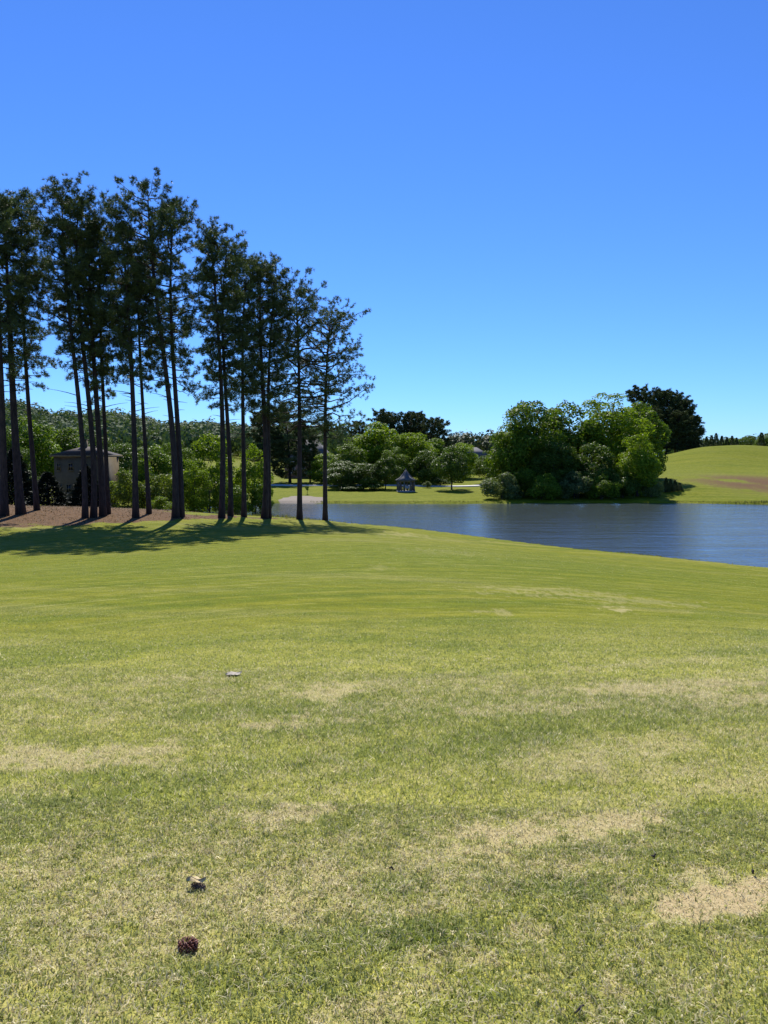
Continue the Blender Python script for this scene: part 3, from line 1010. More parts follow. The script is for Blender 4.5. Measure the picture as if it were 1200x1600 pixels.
# name, template, u, top v, width px, distance, label, material
TREES = [
    # behind the pine row, on the left
    ('young_tree', YOUNG[0], 328, 668, 100, 106, 'bright green bushy tree between the twin pines and the close pair of pines', BR),
    ('young_tree', YOUNG[1], 396, 680, 66, 107, 'bright green tree leaning over the left end of the water', BR),
    ('young_tree', YOUNG[2], 300, 712, 66, 99, 'low light green sapling clump right of the thick twin pines', BR),
    ('young_tree', YOUNG[1], 362, 738, 62, 101, 'darker green lakeside bush at the feet of the close pair of pines', MI),
    ('young_tree', YOUNG[0], 408, 752, 44, 103, 'small bush trailing over the water beside the thick pine', MI),
    ('leafy_bush', BUSH[0], 196, 735, 66, 94, 'yellow green bush right of the cream house', YE),
    ('leafy_bush', BUSH[1], 252, 738, 70, 95, 'yellow green bush left of the thick twin pines', YE),
    ('leafy_bush', BUSH[2], 250, 776, 40, 90, 'low fresh green shrub on the pine straw left of the twin pines', BR),
    ('broadleaf_tree', OAK[0], 196, 684, 76, 132, 'dark green tree standing behind the yellow green bushes by the house', DK),
    ('broadleaf_tree', OAK[1], 248, 690, 70, 136, 'mid green tree standing behind the yellow green bush by the twin pines', MI),
    ('broadleaf_tree', OAK[2], 276, 680, 60, 150, 'green tree seen between the thin leaning pine and the twin pines', MI),
    ('broadleaf_tree', OAK[3], 100, 664, 90, 150, 'green tree rising behind the roof of the cream house', MI),
    ('broadleaf_tree', OAK[4], 44, 650, 80, 140, 'green tree behind the second and third pines from the left', MI),
    ('broadleaf_tree', OAK[0], 5, 655, 70, 130, 'green tree at the left edge behind the leftmost pine', DK),
    ('broadleaf_tree', OAK[2], 150, 672, 60, 156, 'green tree behind the right end of the cream house', DK),
    # left part of the far bank
    ('broadleaf_tree', OAK[1], 512, 704, 62, 170, 'light green tree just right of the rightmost pine trunk', BR),
    ('broadleaf_tree', OAK[3], 545, 690, 66, 166, 'green tree rising behind the dark thicket on the far bank', MI),
    ('broadleaf_tree', OAK[4], 592, 658, 76, 178, 'tall bright tree left of the gazebo, under the dark pines', BR),
    ('broadleaf_tree', OAK[0], 643, 668, 72, 176, 'tall bright tree directly behind the gazebo', BR),
    ('broadleaf_tree', OAK[2], 616, 694, 52, 168, 'green tree rising behind the gazebo, left of its roof', MI),
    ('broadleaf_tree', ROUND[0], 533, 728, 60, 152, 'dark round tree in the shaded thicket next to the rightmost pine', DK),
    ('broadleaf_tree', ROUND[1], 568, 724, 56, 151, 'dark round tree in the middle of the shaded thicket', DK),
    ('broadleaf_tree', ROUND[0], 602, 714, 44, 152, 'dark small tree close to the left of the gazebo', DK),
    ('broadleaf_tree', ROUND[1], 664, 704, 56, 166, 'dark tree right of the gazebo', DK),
    ('broadleaf_tree', OAK[1], 566, 674, 72, 184, 'green tree filling the left of the skyline under the dark pines behind the gazebo', MI),
    ('broadleaf_tree', OAK[3], 618, 674, 70, 188, 'green tree between the two tall bright trees behind the gazebo', MI),
    ('broadleaf_tree', OAK[4], 676, 684, 60, 186, 'green tree above the dark tree right of the gazebo', MI),
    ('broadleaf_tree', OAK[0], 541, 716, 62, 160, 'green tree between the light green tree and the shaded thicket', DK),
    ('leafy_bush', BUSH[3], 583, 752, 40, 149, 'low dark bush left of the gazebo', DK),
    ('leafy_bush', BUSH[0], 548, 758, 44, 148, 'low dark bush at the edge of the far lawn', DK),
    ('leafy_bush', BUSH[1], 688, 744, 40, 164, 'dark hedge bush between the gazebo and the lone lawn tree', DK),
    ('lawn_tree', ROUND[1], 706, 697, 58, 151, 'lone round tree on the far lawn with a dark shadow under it', DK),
    ('broadleaf_tree', OAK[3], 724, 688, 52, 190, 'yellow green tree behind the lone lawn tree', BR),
    ('ornamental_tree', ROUND[0], 668, 752, 15, 156, 'tiny pale tree on the far lawn right of the gazebo', GR),
    ('broadleaf_tree', OAK[2], 762, 700, 48, 168, 'green tree at the left end of the big lakeside clump', MI),
    # big clump on the right
    ('broadleaf_tree', OAK[0], 834, 612, 112, 143, 'tall open crowned tree at the left of the big lakeside clump', MI),
    ('broadleaf_tree', OAK[1], 890, 618, 104, 149, 'tall green tree in the middle of the big lakeside clump', MI),
    ('broadleaf_tree', OAK[2], 956, 604, 132, 151, 'tallest bright tree at the right of the big lakeside clump', BR),
    ('broadleaf_tree', OAK[3], 998, 672, 66, 135, 'bright narrow tree at the water, right end of the big lakeside clump', BR),
    ('broadleaf_tree', OAK[4], 800, 660, 66, 140, 'green tree on the left shoulder of the big lakeside clump', MI),
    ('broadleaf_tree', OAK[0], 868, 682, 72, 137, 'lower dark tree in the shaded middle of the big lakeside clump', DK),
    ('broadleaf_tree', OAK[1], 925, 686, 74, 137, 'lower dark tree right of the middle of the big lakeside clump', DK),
    ('broadleaf_tree', OAK[4], 782, 700, 50, 146, 'small tree on the left slope of the big lakeside clump', DK),
    ('leafy_bush', BUSH[0], 784, 738, 62, 132, 'leftmost rounded pale bush at the water below the big clump', GR),
    ('leafy_bush', BUSH[1], 820, 730, 50, 134, 'second bush from the left at the water below the big clump', MI),
    ('leafy_bush', BUSH[2], 852, 741, 56, 131, 'third bush from the left at the water below the big clump', MI),
    ('leafy_bush', BUSH[3], 900, 734, 62, 132, 'broad lighter bush at the water in the middle below the big clump', GR),
    ('leafy_bush', BUSH[0], 942, 742, 54, 131, 'bush at the water right of the broad lighter bush', MI),
    ('leafy_bush', BUSH[1], 974, 735, 50, 133, 'bush at the water left of the bright narrow tree', DK),
    ('leafy_bush', BUSH[2], 1020, 744, 34, 134, 'pale shrub at the right foot of the big clump beside the mound', GR),
    ('broadleaf_tree', OAK[4], 1000, 626, 80, 158, 'tree filling the gap between the big lakeside clump and the mound grove', MI),
    ('leafy_bush', BUSH[3], 222, 712, 70, 118, 'mid green bush behind the pine with the clean straight trunk', MI),
    ('leafy_bush', BUSH[2], 282, 716, 60, 120, 'mid green bush directly behind the thick twin pines', MI),
    ('leafy_bush', BUSH[0], 348, 726, 70, 116, 'mid green bush behind the close pair of pines', MI),
    ('leafy_bush', BUSH[1], 172, 722, 50, 112, 'dark bush right behind the cream house corner', DK),
    ('leafy_bush', BUSH[3], 40, 730, 60, 108, 'dark bush behind the second pine from the left', DK),
    # far edge on the right
    ('broadleaf_tree', OAK[3], 1172, 678, 46, 330, 'round green tree on the skyline beyond the mound', MI),
    ('broadleaf_tree', OAK[4], 1204, 676, 44, 320, 'green tree cut by the right edge on the skyline beyond the mound', MI),
    ('broadleaf_tree', OAK[1], 1140, 682, 50, 350, 'green tree on the skyline behind the row of pointed conifers', MI),
]
GROUPS = {'leafy_bush': 'bushes round the lake', 'young_tree': 'young trees on the near shore', 'broadleaf_tree': 'broad-leaved trees round the lake'}
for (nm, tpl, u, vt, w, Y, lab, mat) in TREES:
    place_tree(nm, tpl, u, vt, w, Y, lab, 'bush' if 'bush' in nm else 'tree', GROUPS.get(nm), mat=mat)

for (u, vt, w, Y, lab) in [
    (74, 738, 58, 84, 'black green cone shaped evergreen left of the cream house wall'),
    (134, 728, 50, 82, 'black green evergreen in front of the middle of the cream house'),
    (154, 752, 32, 83, 'small black green evergreen at the right corner of the cream house'),
    (22, 700, 60, 90, 'wide black green evergreen behind the two leftmost pines'),
]:
    place_tree('evergreen_shrub', CEDAR[int(u) % 2], u, vt, w, Y, lab, 'shrub', 'dark evergreens by the cream house')
for (u, vt, w, Y, lab) in [
    (418, 648, 62, 172, 'dark evergreen across the water behind the thick pine'),
    (452, 640, 66, 174, 'dark evergreen across the water, middle of three above the gravel beach'),
    (484, 668, 36, 176, 'narrower dark evergreen across the water in front of the brick house'),
]:
    place_tree('dark_evergreen', LOWPINE[int(u) % 2], u, vt, w, Y, lab, 'tree', 'dark evergreens across the water')

# pines behind the gazebo and on the mound
for k, (u, vt, w, Y, lab) in enumerate([
    (564, 660, 44, 205, 'far dark pine left of the tall pines behind the gazebo'),
    (592, 644, 40, 214, 'far dark round topped pine, leftmost of the tall group behind the gazebo'),
    (616, 652, 40, 216, 'far dark pine second from the left behind the gazebo'),
    (636, 648, 40, 212, 'far dark pine in the middle of the group behind the gazebo'),
    (655, 646, 40, 218, 'far dark pine with a narrow top right of the middle behind the gazebo'),
    (672, 656, 40, 210, 'far dark pine second from the right behind the gazebo'),
    (604, 650, 40, 222, 'far dark pine in the back row between the two leftmost behind the gazebo'),
    (646, 652, 40, 224, 'far dark pine in the back row right of the middle behind the gazebo'),
    (688, 657, 40, 214, 'far dark pine at the right end of the group behind the gazebo'),
    (1000, 608, 42, 252, 'dark pine peeping out over the top of the big lakeside clump'),
    (1016, 613, 42, 248, 'dark pine of the mound grove next to the big lakeside clump'),
    (1030, 615, 42, 254, 'dark pine left of the tallest pine of the mound grove'),
    (1044, 612, 42, 250, 'tallest dark pine in the middle of the mound grove'),
    (1057, 617, 42, 254, 'dark pine just right of the tallest pine of the mound grove'),
    (1069, 625, 42, 249, 'dark pine fourth from the right end of the mound grove'),
    (1079, 637, 42, 252, 'dark pine third from the right end of the mound grove'),
    (1087, 651, 30, 248, 'short dark pine at the outer right end of the mound grove'),
    (1024, 640, 42, 240, 'lower dark pine at the front left of the mound grove'),
    (1042, 642, 42, 241, 'lower dark pine at the front middle of the mound grove'),
    (1060, 646, 42, 240, 'lower dark pine at the front right of the mound grove'),
    (1074, 654, 42, 242, 'lowest dark pine at the front right of the mound grove'),
]):
    place_tree('pine_tree', FARPINE[k % 4], u, vt, w, Y, lab, 'pine tree', 'pines behind the gazebo' if u < 800 else 'pine grove on the mound')

for k, (u, vt, w, Y, lab) in enumerate([
    (1041, 746, 11, 139, 'small cypress on the mound nearest the pale shrub'), (1048, 748, 10, 139.5, 'small cypress second from the pale shrub'),
    (1055, 750, 10, 140, 'small cypress third from the pale shrub'), (1062, 754, 10, 140.5, 'small cypress furthest from the pale shrub')]):
    place_tree('small_cypress', SPIRE[k % 2], u, vt, w, Y, lab, 'tree', 'small cypresses on the mound')
for k, (u, vt, w, Y, lab) in enumerate([
    (1104, 682, 12, 300, 'pointed conifer on the skyline, first right of the mound grove'), (1112, 680, 13, 302, 'pointed conifer on the skyline, second right of the mound grove'),
    (1119, 677, 14, 300, 'tallest pointed conifer on the skyline right of the mound grove'), (1128, 681, 13, 303, 'pointed conifer on the skyline just right of the tallest one'),
    (1136, 683, 12, 301, 'pointed conifer on the skyline, fifth right of the mound grove'), (1144, 681, 13, 300, 'pointed conifer on the skyline, sixth right of the mound grove'),
    (1151, 684, 12, 302, 'last pointed conifer on the skyline before the round green tree'), (1190, 676, 18, 300, 'dark pointed conifer on the skyline near the right edge')]):
    place_tree('pointed_conifer', SPIRE[k % 2], u, vt, w, Y, lab, 'tree', 'pointed conifers on the skyline')


# ------------------------------------------------------------------ far woods that read as one mass
def wood(name, label, pts, size, n_leaf, leaf, mat, seed):
    rng = np.random.default_rng(seed)
    V = []
    for (x, y, z) in pts:
        r = size * (0.7 + 0.6 * rng.random())
        d = unit(rng.normal(size=(n_leaf, 3)) + np.array([0, -0.3, 0.35]))
        lump = 1 + 0.28 * np.sin(d[:, :1] * 5 + rng.random() * 6) * np.sin(d[:, 2:] * 6 + rng.random() * 6)
        p = np.array([x, y, z + r * 1.1]) + d * r * lump * (0.8 + 0.25 * rng.random((n_leaf, 1))) * np.array([1, 1, 1.15])
        nr = unit(d + rng.normal(size=(n_leaf, 3)) * 0.28)
        a = unit(np.cross(nr, rng.normal(size=(n_leaf, 3))))
        b = np.cross(nr, a)
        s = leaf * (0.6 + 0.8 * rng.random((n_leaf, 1)))
        V.append(np.stack([p - a * s * .6, p + b * s * .45, p + a * s * .6, p - b * s * .45], 1).reshape(-1, 3))
    V = np.vstack(V)
    o = mesh_obj(name, np_mesh(name, V, np.arange(len(V)).reshape(-1, 4), mat))
    put(o, label, 'woods', kind='stuff')


rng = np.random.default_rng(9)
pts = []
for _ in range(900):
    y = 330 + 400 * rng.random()
    x = y * math.tan(math.radians(-30 + 27 * rng.random()))
    pts.append((x, y, g1(x, y)))
wood('hill_woods', 'blue green wooded hill on the skyline behind the left pines', pts, 6.0, 150, 1.5, M['wood_far'], 1)
pts = []
for _ in range(130):
    y = 330 + 70 * rng.random()
    x = y * math.tan(math.radians(-3 + 14 * rng.random()))
    pts.append((x, y, g1(x, y) - 0.5))
wood('distant_woods', 'dark far pine wood on the skyline between gazebo and big clump', pts, 4.6, 220, 1.1, M['needle_far'], 2)
pts = []
for _ in range(120):
    y = 380 + 60 * rng.random()
    x = y * math.tan(math.radians(20 + 12 * rng.random()))
    pts.append((x, y, g1(x, y) - 0.5))
wood('skyline_woods', 'low far woods on the skyline beyond the mound', pts, 4.4, 200, 1.1, M['wood_far'], 3)

# ------------------------------------------------------------------ gazebo, houses, road
def plain(name, col, rough=0.7, spec=0.3):
    return rough_mat(name, tuple(c * 0.85 for c in col), tuple(min(1, c * 1.12) for c in col), 2.5, rough, 0.15)


M['slate'] = rough_mat('grey_shingles', (0.075, 0.075, 0.075), (0.14, 0.14, 0.14), 6.0, 0.85, 0.4)
M['weathered'] = plain('weathered_wood', (0.13, 0.12, 0.105))
M['stone'] = plain('pale_stone', (0.34, 0.31, 0.27))
M['white'] = plain('white_paint', (0.72, 0.71, 0.68), 0.5)
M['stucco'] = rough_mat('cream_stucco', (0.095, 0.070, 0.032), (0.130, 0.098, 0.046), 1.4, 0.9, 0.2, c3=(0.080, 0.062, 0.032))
M['trim'] = plain('ochre_trim', (0.15, 0.115, 0.05))
M['tile_roof'] = rough_mat('brown_roof_tiles', (0.034, 0.022, 0.015), (0.085, 0.055, 0.036), 5.0, 0.9, 0.5, c3=(0.06, 0.05, 0.035))
M['brick'] = rough_mat('red_brick', (0.24, 0.11, 0.085), (0.36, 0.19, 0.15), 7.0, 0.9, 0.3)
M['grey_wall'] = plain('grey_siding', (0.33, 0.32, 0.31))
M['concrete'] = rough_mat('pale_concrete', (0.50, 0.48, 0.43), (0.64, 0.62, 0.56), 0.8, 0.9, 0.1)


def glass_mat():
    m, nt, out = new_mat('dark_glass')
    p = nd(nt, 'ShaderNodeBsdfPrincipled')
    p.inputs['Base Color'].default_value = (0.015, 0.017, 0.02, 1)
    setin(p, Roughness=0.08)
    nt.links.new(p.outputs[0], out.inputs[0])
    return m


M['glass'] = glass_mat()


def ring(n, r, z, rot=0.0):
    a = np.arange(n) * 2 * PI / n + rot
    return np.stack([np.cos(a) * r, np.sin(a) * r, np.full(n, z)], 1)


def build_gazebo():
    x, y, _ = pix(634, 768, 146)
    zb = g1(x, y)
    g = empty('gazebo', (x, y, zb), 0.2)
    put(g, 'small round gazebo with pointed grey shingle roof on the far lawn', 'gazebo')
    n, rot = 8, PI / 8
    H = 2.15
    mb = MB()
    a, b = ring(n, 1.85, -0.3, rot), ring(n, 1.85, 0.16, rot)
    idx = np.arange(n)
    mb.add(np.vstack([a, b, [(0, 0, 0.16)]]), np.stack([idx, (idx + 1) % n, n + (idx + 1) % n, n + idx], 1), np.stack([n + idx, n + (idx + 1) % n, np.full(n, 2 * n)], 1))
    mb.build('floor_slab', M['stone'], g)
    pm = MB()
    pm.box(-0.12, 0.12, -0.12, 0.12, 0.16, H)
    pm.box(-0.17, 0.17, -0.17, 0.17, 0.16, 0.42)
    pm.box(-0.16, 0.16, -0.16, 0.16, H - 0.18, H)
    me = pm.mesh('post', M['weathered'])
    P = ring(n, 1.62, 0, rot)
    for k in range(n):
        o = mesh_obj('post', me, g)
        o.location = P[k]
        o.rotation_euler = (0, 0, k * 2 * PI / n + rot)
    # beams, balustrades between posts (open on the front side)
    for k in range(n):
        p, q = P[k], P[(k + 1) % n]
        d = q - p
        L = np.linalg.norm(d)
        mid = (p + q) / 2
        ang = math.atan2(d[1], d[0])
        bm = MB()
        bm.box(-L / 2 + 0.1, L / 2 - 0.1, -0.07, 0.07, H - 0.30, H - 0.02)
        o = bm.build('beam', M['weathered'], g)
        o.location, o.rotation_euler = mid, (0, 0, ang)
        if k != 5:
            rm = MB()
            rm.box(-L / 2 + 0.13, L / 2 - 0.13, -0.04, 0.04, 0.90, 0.98)
            rm.box(-L / 2 + 0.13, L / 2 - 0.13, -0.03, 0.03, 0.28, 0.34)
            for j in range(6):
                xx = -L / 2 + 0.22 + j * (L - 0.44) / 5
                rm.box(xx - 0.03, xx + 0.03, -0.025, 0.025, 0.34, 0.90)
            o = rm.build('railing', M['weathered'], g)
            o.location, o.rotation_euler = mid, (0, 0, ang)
    # roof in two pitches: steep spire over flared eaves
    rings = [ring(n, 2.02, H - 0.05, rot), ring(n, 2.02, H + 0.03, rot), ring(n, 1.18, H + 0.50, rot), ring(n, 0.62, H + 1.18, rot), ring(n, 0.05, H + 1.95, rot)]
    V = np.vstack(rings + [[(0, 0, H + 1.97)], [(0, 0, H + 0.25)]])
    Q, T = [], []
    for r in range(4):
        for k in range(n):
            Q.append((r * n + k, r * n + (k + 1) % n, (r + 1) * n + (k + 1) % n, (r + 1) * n + k))
    for k in range(n):
        T.append((4 * n + k, 4 * n + (k + 1) % n, 5 * n))
        T.append(((k + 1) % n, k, 5 * n + 1))
    roof = mesh_obj('roof', np_mesh('roof', V, [np.array(Q), np.array(T)], M['slate']), g)
    for k in range(n):
        hm = MB()
        hm.tube(np.array([r[k] for r in rings[1:]]) + np.array([0, 0, 0.02]), 0.045, 5)
        hm.build('hip_ridge', M['slate'], roof)
    fm = MB()
    fm.tube(np.array([(0, 0, H + 1.9), (0, 0, H + 2.05), (0, 0, H + 2.12), (0, 0, H + 2.3)]), [0.05, 0.09, 0.05, 0.01], 8)
    fm.build('finial', M['slate'], roof)
    bn = MB()
    bn.box(-0.6, 0.6, -0.2, 0.2, 0.40, 0.46)
    bn.box(-0.6, 0.6, 0.16, 0.2, 0.46, 0.85)
    for sx in (-0.52, 0.52):
        bn.box(sx - 0.04, sx + 0.04, -0.18, 0.18, 0.16, 0.40)
    b = empty('bench', (x + 0.15, y - 0.2, zb))
    put(b, 'small white bench inside the gazebo', 'bench')
    s = MB(); s.box(-0.6, 0.6, -0.2, 0.2, 0.56, 0.62); s.build('seat', M['white'], b)
    s = MB(); s.box(-0.6, 0.6, 0.15, 0.19, 0.62, 1.0); s.build('backrest', M['white'], b)
    for sx in (-0.52, 0.52):
        s = MB(); s.box(sx - 0.04, sx + 0.04, -0.17, 0.17, 0.16, 0.56); s.build('leg', M['white'], b)


build_gazebo()


def window(parent, xc, zc, w, h, yf, frame_mat, mull=True):
    """A window proud of a wall whose outer face lies at local y = yf (facing -y)."""
    m = MB()
    t = 0.09
    for (x0, x1, z0, z1) in ((-w / 2 - t, -w / 2, -h / 2 - t, h / 2 + t), (w / 2, w / 2 + t, -h / 2 - t, h / 2 + t), (-w / 2, w / 2, h / 2, h / 2 + t), (-w / 2, w / 2, -h / 2 - t, -h / 2)):
        m.box(xc + x0, xc + x1, yf - 0.06, yf + 0.02, zc + z0, zc + z1)
    if mull:
        m.box(xc - 0.025, xc + 0.025, yf - 0.045, yf - 0.012, zc - h / 2, zc + h / 2)
        m.box(xc - w / 2, xc - 0.026, yf - 0.045, yf - 0.012, zc - 0.02, zc + 0.02)
        m.box(xc + 0.026, xc + w / 2, yf - 0.045, yf - 0.012, zc - 0.02, zc + 0.02)
    f = m.build('window', frame_mat, parent)
    g = MB()
    g.box(xc - w / 2, xc + w / 2, yf - 0.008, yf + 0.004, zc - h / 2, zc + h / 2)
    g.build('pane', M['glass'], f)
    s = MB()
    s.box(xc - w / 2 - 0.16, xc + w / 2 + 0.16, yf - 0.14, yf + 0.01, zc - h / 2 - t - 0.1, zc - h / 2 - t - 0.002)
    s.build('sill', frame_mat, f)


def build_house(name, label, u, Y, W, D, zt, roof_h, rz, wall_mat, roof_mat, wins, gable=False, over=0.45, base_drop=0.6, chimney=None, door=None, du=0.0):
    x, _, _ = pix(u, 720, Y)
    y = Y
    zb = g1(x, y)
    h = empty(name, (x, y, zb), rz)
    put(h, label, 'house')
    m = MB()
    m.box(-W / 2, W / 2, 0, D, -base_drop, zt)
    w = m.build('wall', wall_mat, h)
    a, b, e0, e1 = -W / 2 - over, W / 2 + over, -over, D + over
    if gable:       # ridge along y, gable to the camera
        V = [(a, e0, zt), (b, e0, zt), (b, e1, zt), (a, e1, zt), (0, e0, zt + roof_h), (0, e1, zt + roof_h)]
        Q, T = [(1, 2, 5, 4), (3, 0, 4, 5), (0, 3, 2, 1)], [(0, 1, 4), (2, 3, 5)]
    else:           # hipped
        k = min(W, D) / 2 * 0.8
        V = [(a, e0, zt), (b, e0, zt), (b, e1, zt), (a, e1, zt), (a + k + over, D / 2, zt + roof_h), (b - k - over, D / 2, zt + roof_h)]
        Q, T = [(0, 1, 5, 4), (2, 3, 4, 5), (0, 3, 2, 1)], [(1, 2, 5), (3, 0, 4)]
    V = np.array(V) + np.array([0, 0, 0.04])
    r = mesh_obj('roof', np_mesh('roof', V, [np.array(Q), np.array(T)], roof_mat), h)
    f = MB()
    f.box(a + 0.02, b - 0.02, e0 + 0.02, e0 + 0.10, zt - 0.22, zt + 0.037)
    f.box(a + 0.02, a + 0.10, e0 + 0.103, e1 - 0.02, zt - 0.22, zt + 0.037)
    f.box(b - 0.10, b - 0.02, e0 + 0.103, e1 - 0.02, zt - 0.22, zt + 0.037)
    f.build('eaves_board', M['trim'] if wall_mat is M['stucco'] else M['white'], r)
    if chimney:
        c = MB()
        c.box(chimney - 0.4, chimney + 0.4, D / 2 - 0.4, D / 2 + 0.4, zt + roof_h * 0.4, zt + roof_h + 0.9)
        c.box(chimney - 0.48, chimney + 0.48, D / 2 - 0.48, D / 2 + 0.48, zt + roof_h + 0.902, zt + roof_h + 1.05)
        c.build('chimney', wall_mat, r)
    for (xc, zc, ww, hh) in wins:
        window(h, xc, zc, ww, hh, 0.0, M['white'] if wall_mat is not M['stucco'] else M['trim'])
    if door is not None:
        d = MB()
        d.box(door - 0.5, door + 0.5, -0.05, 0.02, -0.02, 2.1)
        dd = d.build('door', M['weathered'], h)
        k = MB()
        k.tube(np.array([(door + 0.38, -0.12, 1.0), (door + 0.38, -0.05, 1.0)]), 0.03, 6)
        k.build('handle', M['slate'], dd)
    return h


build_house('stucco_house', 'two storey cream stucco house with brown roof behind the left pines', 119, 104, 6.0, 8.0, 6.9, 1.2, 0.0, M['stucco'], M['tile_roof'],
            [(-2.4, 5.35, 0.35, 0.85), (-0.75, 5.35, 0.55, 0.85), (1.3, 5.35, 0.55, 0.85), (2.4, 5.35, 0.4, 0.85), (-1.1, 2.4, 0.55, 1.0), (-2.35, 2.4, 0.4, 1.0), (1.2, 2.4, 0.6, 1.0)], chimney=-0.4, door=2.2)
build_house('grey_house', 'grey gabled house glimpsed between the third pine and the cream house', 62, 152, 6.0, 8.0, 4.6, 2.8, 0.25, M['grey_wall'], M['slate'],
            [(-1.4, 3.4, 0.9, 1.2), (1.4, 3.4, 0.9, 1.2), (0, 1.3, 1.0, 1.3)], gable=True)
build_house('brick_house', 'red brick house with grey roof across the water, left of the rightmost pine', 478, 192, 11.0, 9.0, 4.2, 5.6, -0.15, M['brick'], M['slate'],
            [(-3.4, 2.2, 1.1, 1.5), (-1.0, 2.2, 1.1, 1.5), (1.6, 2.2, 1.1, 1.5), (4.0, 2.2, 1.1, 1.5)], door=0.3)
build_house('siding_house', 'low grey roofed house behind the lawn tree, left of the big clump', 742, 206, 9.0, 8.0, 4.4, 2.6, 0.1, M['grey_wall'], M['slate'],
            [(-2.8, 2.3, 1.0, 1.4), (-0.4, 2.3, 1.0, 1.4), (2.4, 2.3, 1.0, 1.4)], chimney=-2.0)


def build_road():
    P = np.array([(-75, 176), (-50, 170), (-34, 166), (-24, 164), (-14, 163.5), (-4, 164), (4, 163), (10, 161), (16, 160.5), (24, 163), (34, 172), (40, 186)], float)
    t = np.linspace(0, len(P) - 1, 120)
    x, y = np.interp(t, range(len(P)), P[:, 0]), np.interp(t, range(len(P)), P[:, 1])
    for _ in range(6):
        x[1:-1] = (x[:-2] + 2 * x[1:-1] + x[2:]) / 4
        y[1:-1] = (y[:-2] + 2 * y[1:-1] + y[2:]) / 4
    d = unit(np.stack([np.gradient(x), np.gradient(y)], 1))
    nrm = np.stack([-d[:, 1], d[:, 0]], 1)
    W = 1.7
    L, R = np.stack([x, y], 1) - nrm * W, np.stack([x, y], 1) + nrm * W
    zc = gz(x, y)
    z0, z1 = gz(L[:, 0], L[:, 1]), gz(R[:, 0], R[:, 1])
    zz = np.maximum(np.maximum(z0, z1), zc) + 0.06
    n = len(x)
    v = np.vstack([np.column_stack([L, zz]), np.column_stack([R, zz + 0.06]), np.column_stack([L, zz - 0.5]), np.column_stack([R, zz - 0.5])])
    i = np.arange(n - 1)
    q = np.concatenate([np.stack([i, i + 1, n + i + 1, n + i], 1), np.stack([2 * n + i, 2 * n + i + 1, i + 1, i], 1), np.stack([n + i, n + i + 1, 3 * n + i + 1, 3 * n + i], 1)])
    o = mesh_obj('cart_path', np_mesh('cart_path', v, q, M['concrete']))
    put(o, kind='structure')


build_road()


def build_shore_grass():
    """Rough grass and reeds along the water's edge under the mound and below the pines."""
    rng = np.random.default_rng(77)
    V = []
    for (p0, p1, n, h) in (((58, 125.7), (100, 118.2), 1800, 0.35), ((46, 128.2), (58, 125.7), 250, 0.3), ((-21, 99.3), (-3, 87.5), 420, 0.5), ((-12, 127.2), (20, 127.0), 700, 0.22), ((-3, 87.5), (6.2, 77.2), 400, 0.16), ((6.2, 77.2), (15.3, 64.2), 500, 0.16), ((15.3, 64.2), (26, 53.2), 500, 0.16), ((26, 53.2), (34, 45.8), 300, 0.16)):
        t = rng.random(n)
        x = p0[0] + (p1[0] - p0[0]) * t + rng.normal(size=n) * 0.5
        y = p0[1] + (p1[1] - p0[1]) * t + rng.normal(size=n) * 0.5
        z = gz(x, y) - 0.05
        c = vnoise(x * 0.5, y * 0.5, 7)
        hh = h * (0.3 + 0.9 * c ** 2 + 0.4 * rng.random(n))
        a = rng.random(n) * 2 * PI
        w = 0.05
        ln = rng.normal(size=(n, 2)) * 0.25
        b = np.stack([x, y, z], 1)
        s = np.stack([np.cos(a) * w, np.sin(a) * w, 0 * a], 1)
        tip = b + np.stack([ln[:, 0] * hh, ln[:, 1] * hh, hh], 1)
        V.append(np.stack([b - s, b + s, tip], 1).reshape(-1, 3))
    V = np.vstack(V)
    o = mesh_obj('shore_grass', np_mesh('shore_grass', V, np.arange(len(V)).reshape(-1, 3), M['shore']))
    put(o, 'ragged grass fringe along the water edge', 'grass', kind='stuff')


M['shore'] = leaf_mat('shore_grass_blades', (0.09, 0.11, 0.03), (0.24, 0.22, 0.09), 0.3, 0.6, 0.0)
build_shore_grass()

# ------------------------------------------------------------------ small things lying on the lawn
M['cone'] = rough_mat('pine_cone_scales', (0.085, 0.020, 0.013), (0.28, 0.095, 0.060), 60.0, 0.6, 0.3, bump_dist=0.002)
M['cone_grey'] = rough_mat('weathered_cone_scales', (0.10, 0.058, 0.036), (0.34, 0.235, 0.165), 60.0, 0.8, 0.3, bump_dist=0.002)
M['dry_leaf'] = rough_mat('dry_leaf', (0.40, 0.29, 0.12), (0.62, 0.48, 0.23), 40.0, 0.7, 0.3, bump_dist=0.001)
M['ash_leaf'] = rough_mat('grey_dead_leaf', (0.30, 0.25, 0.18), (0.46, 0.40, 0.31), 30.0, 0.8, 0.3, bump_dist=0.001)
M['chip'] = rough_mat('dark_bark_chip', (0.018, 0.012, 0.012), (0.06, 0.04, 0.035), 50.0, 0.9, 0.4, bump_dist=0.002)


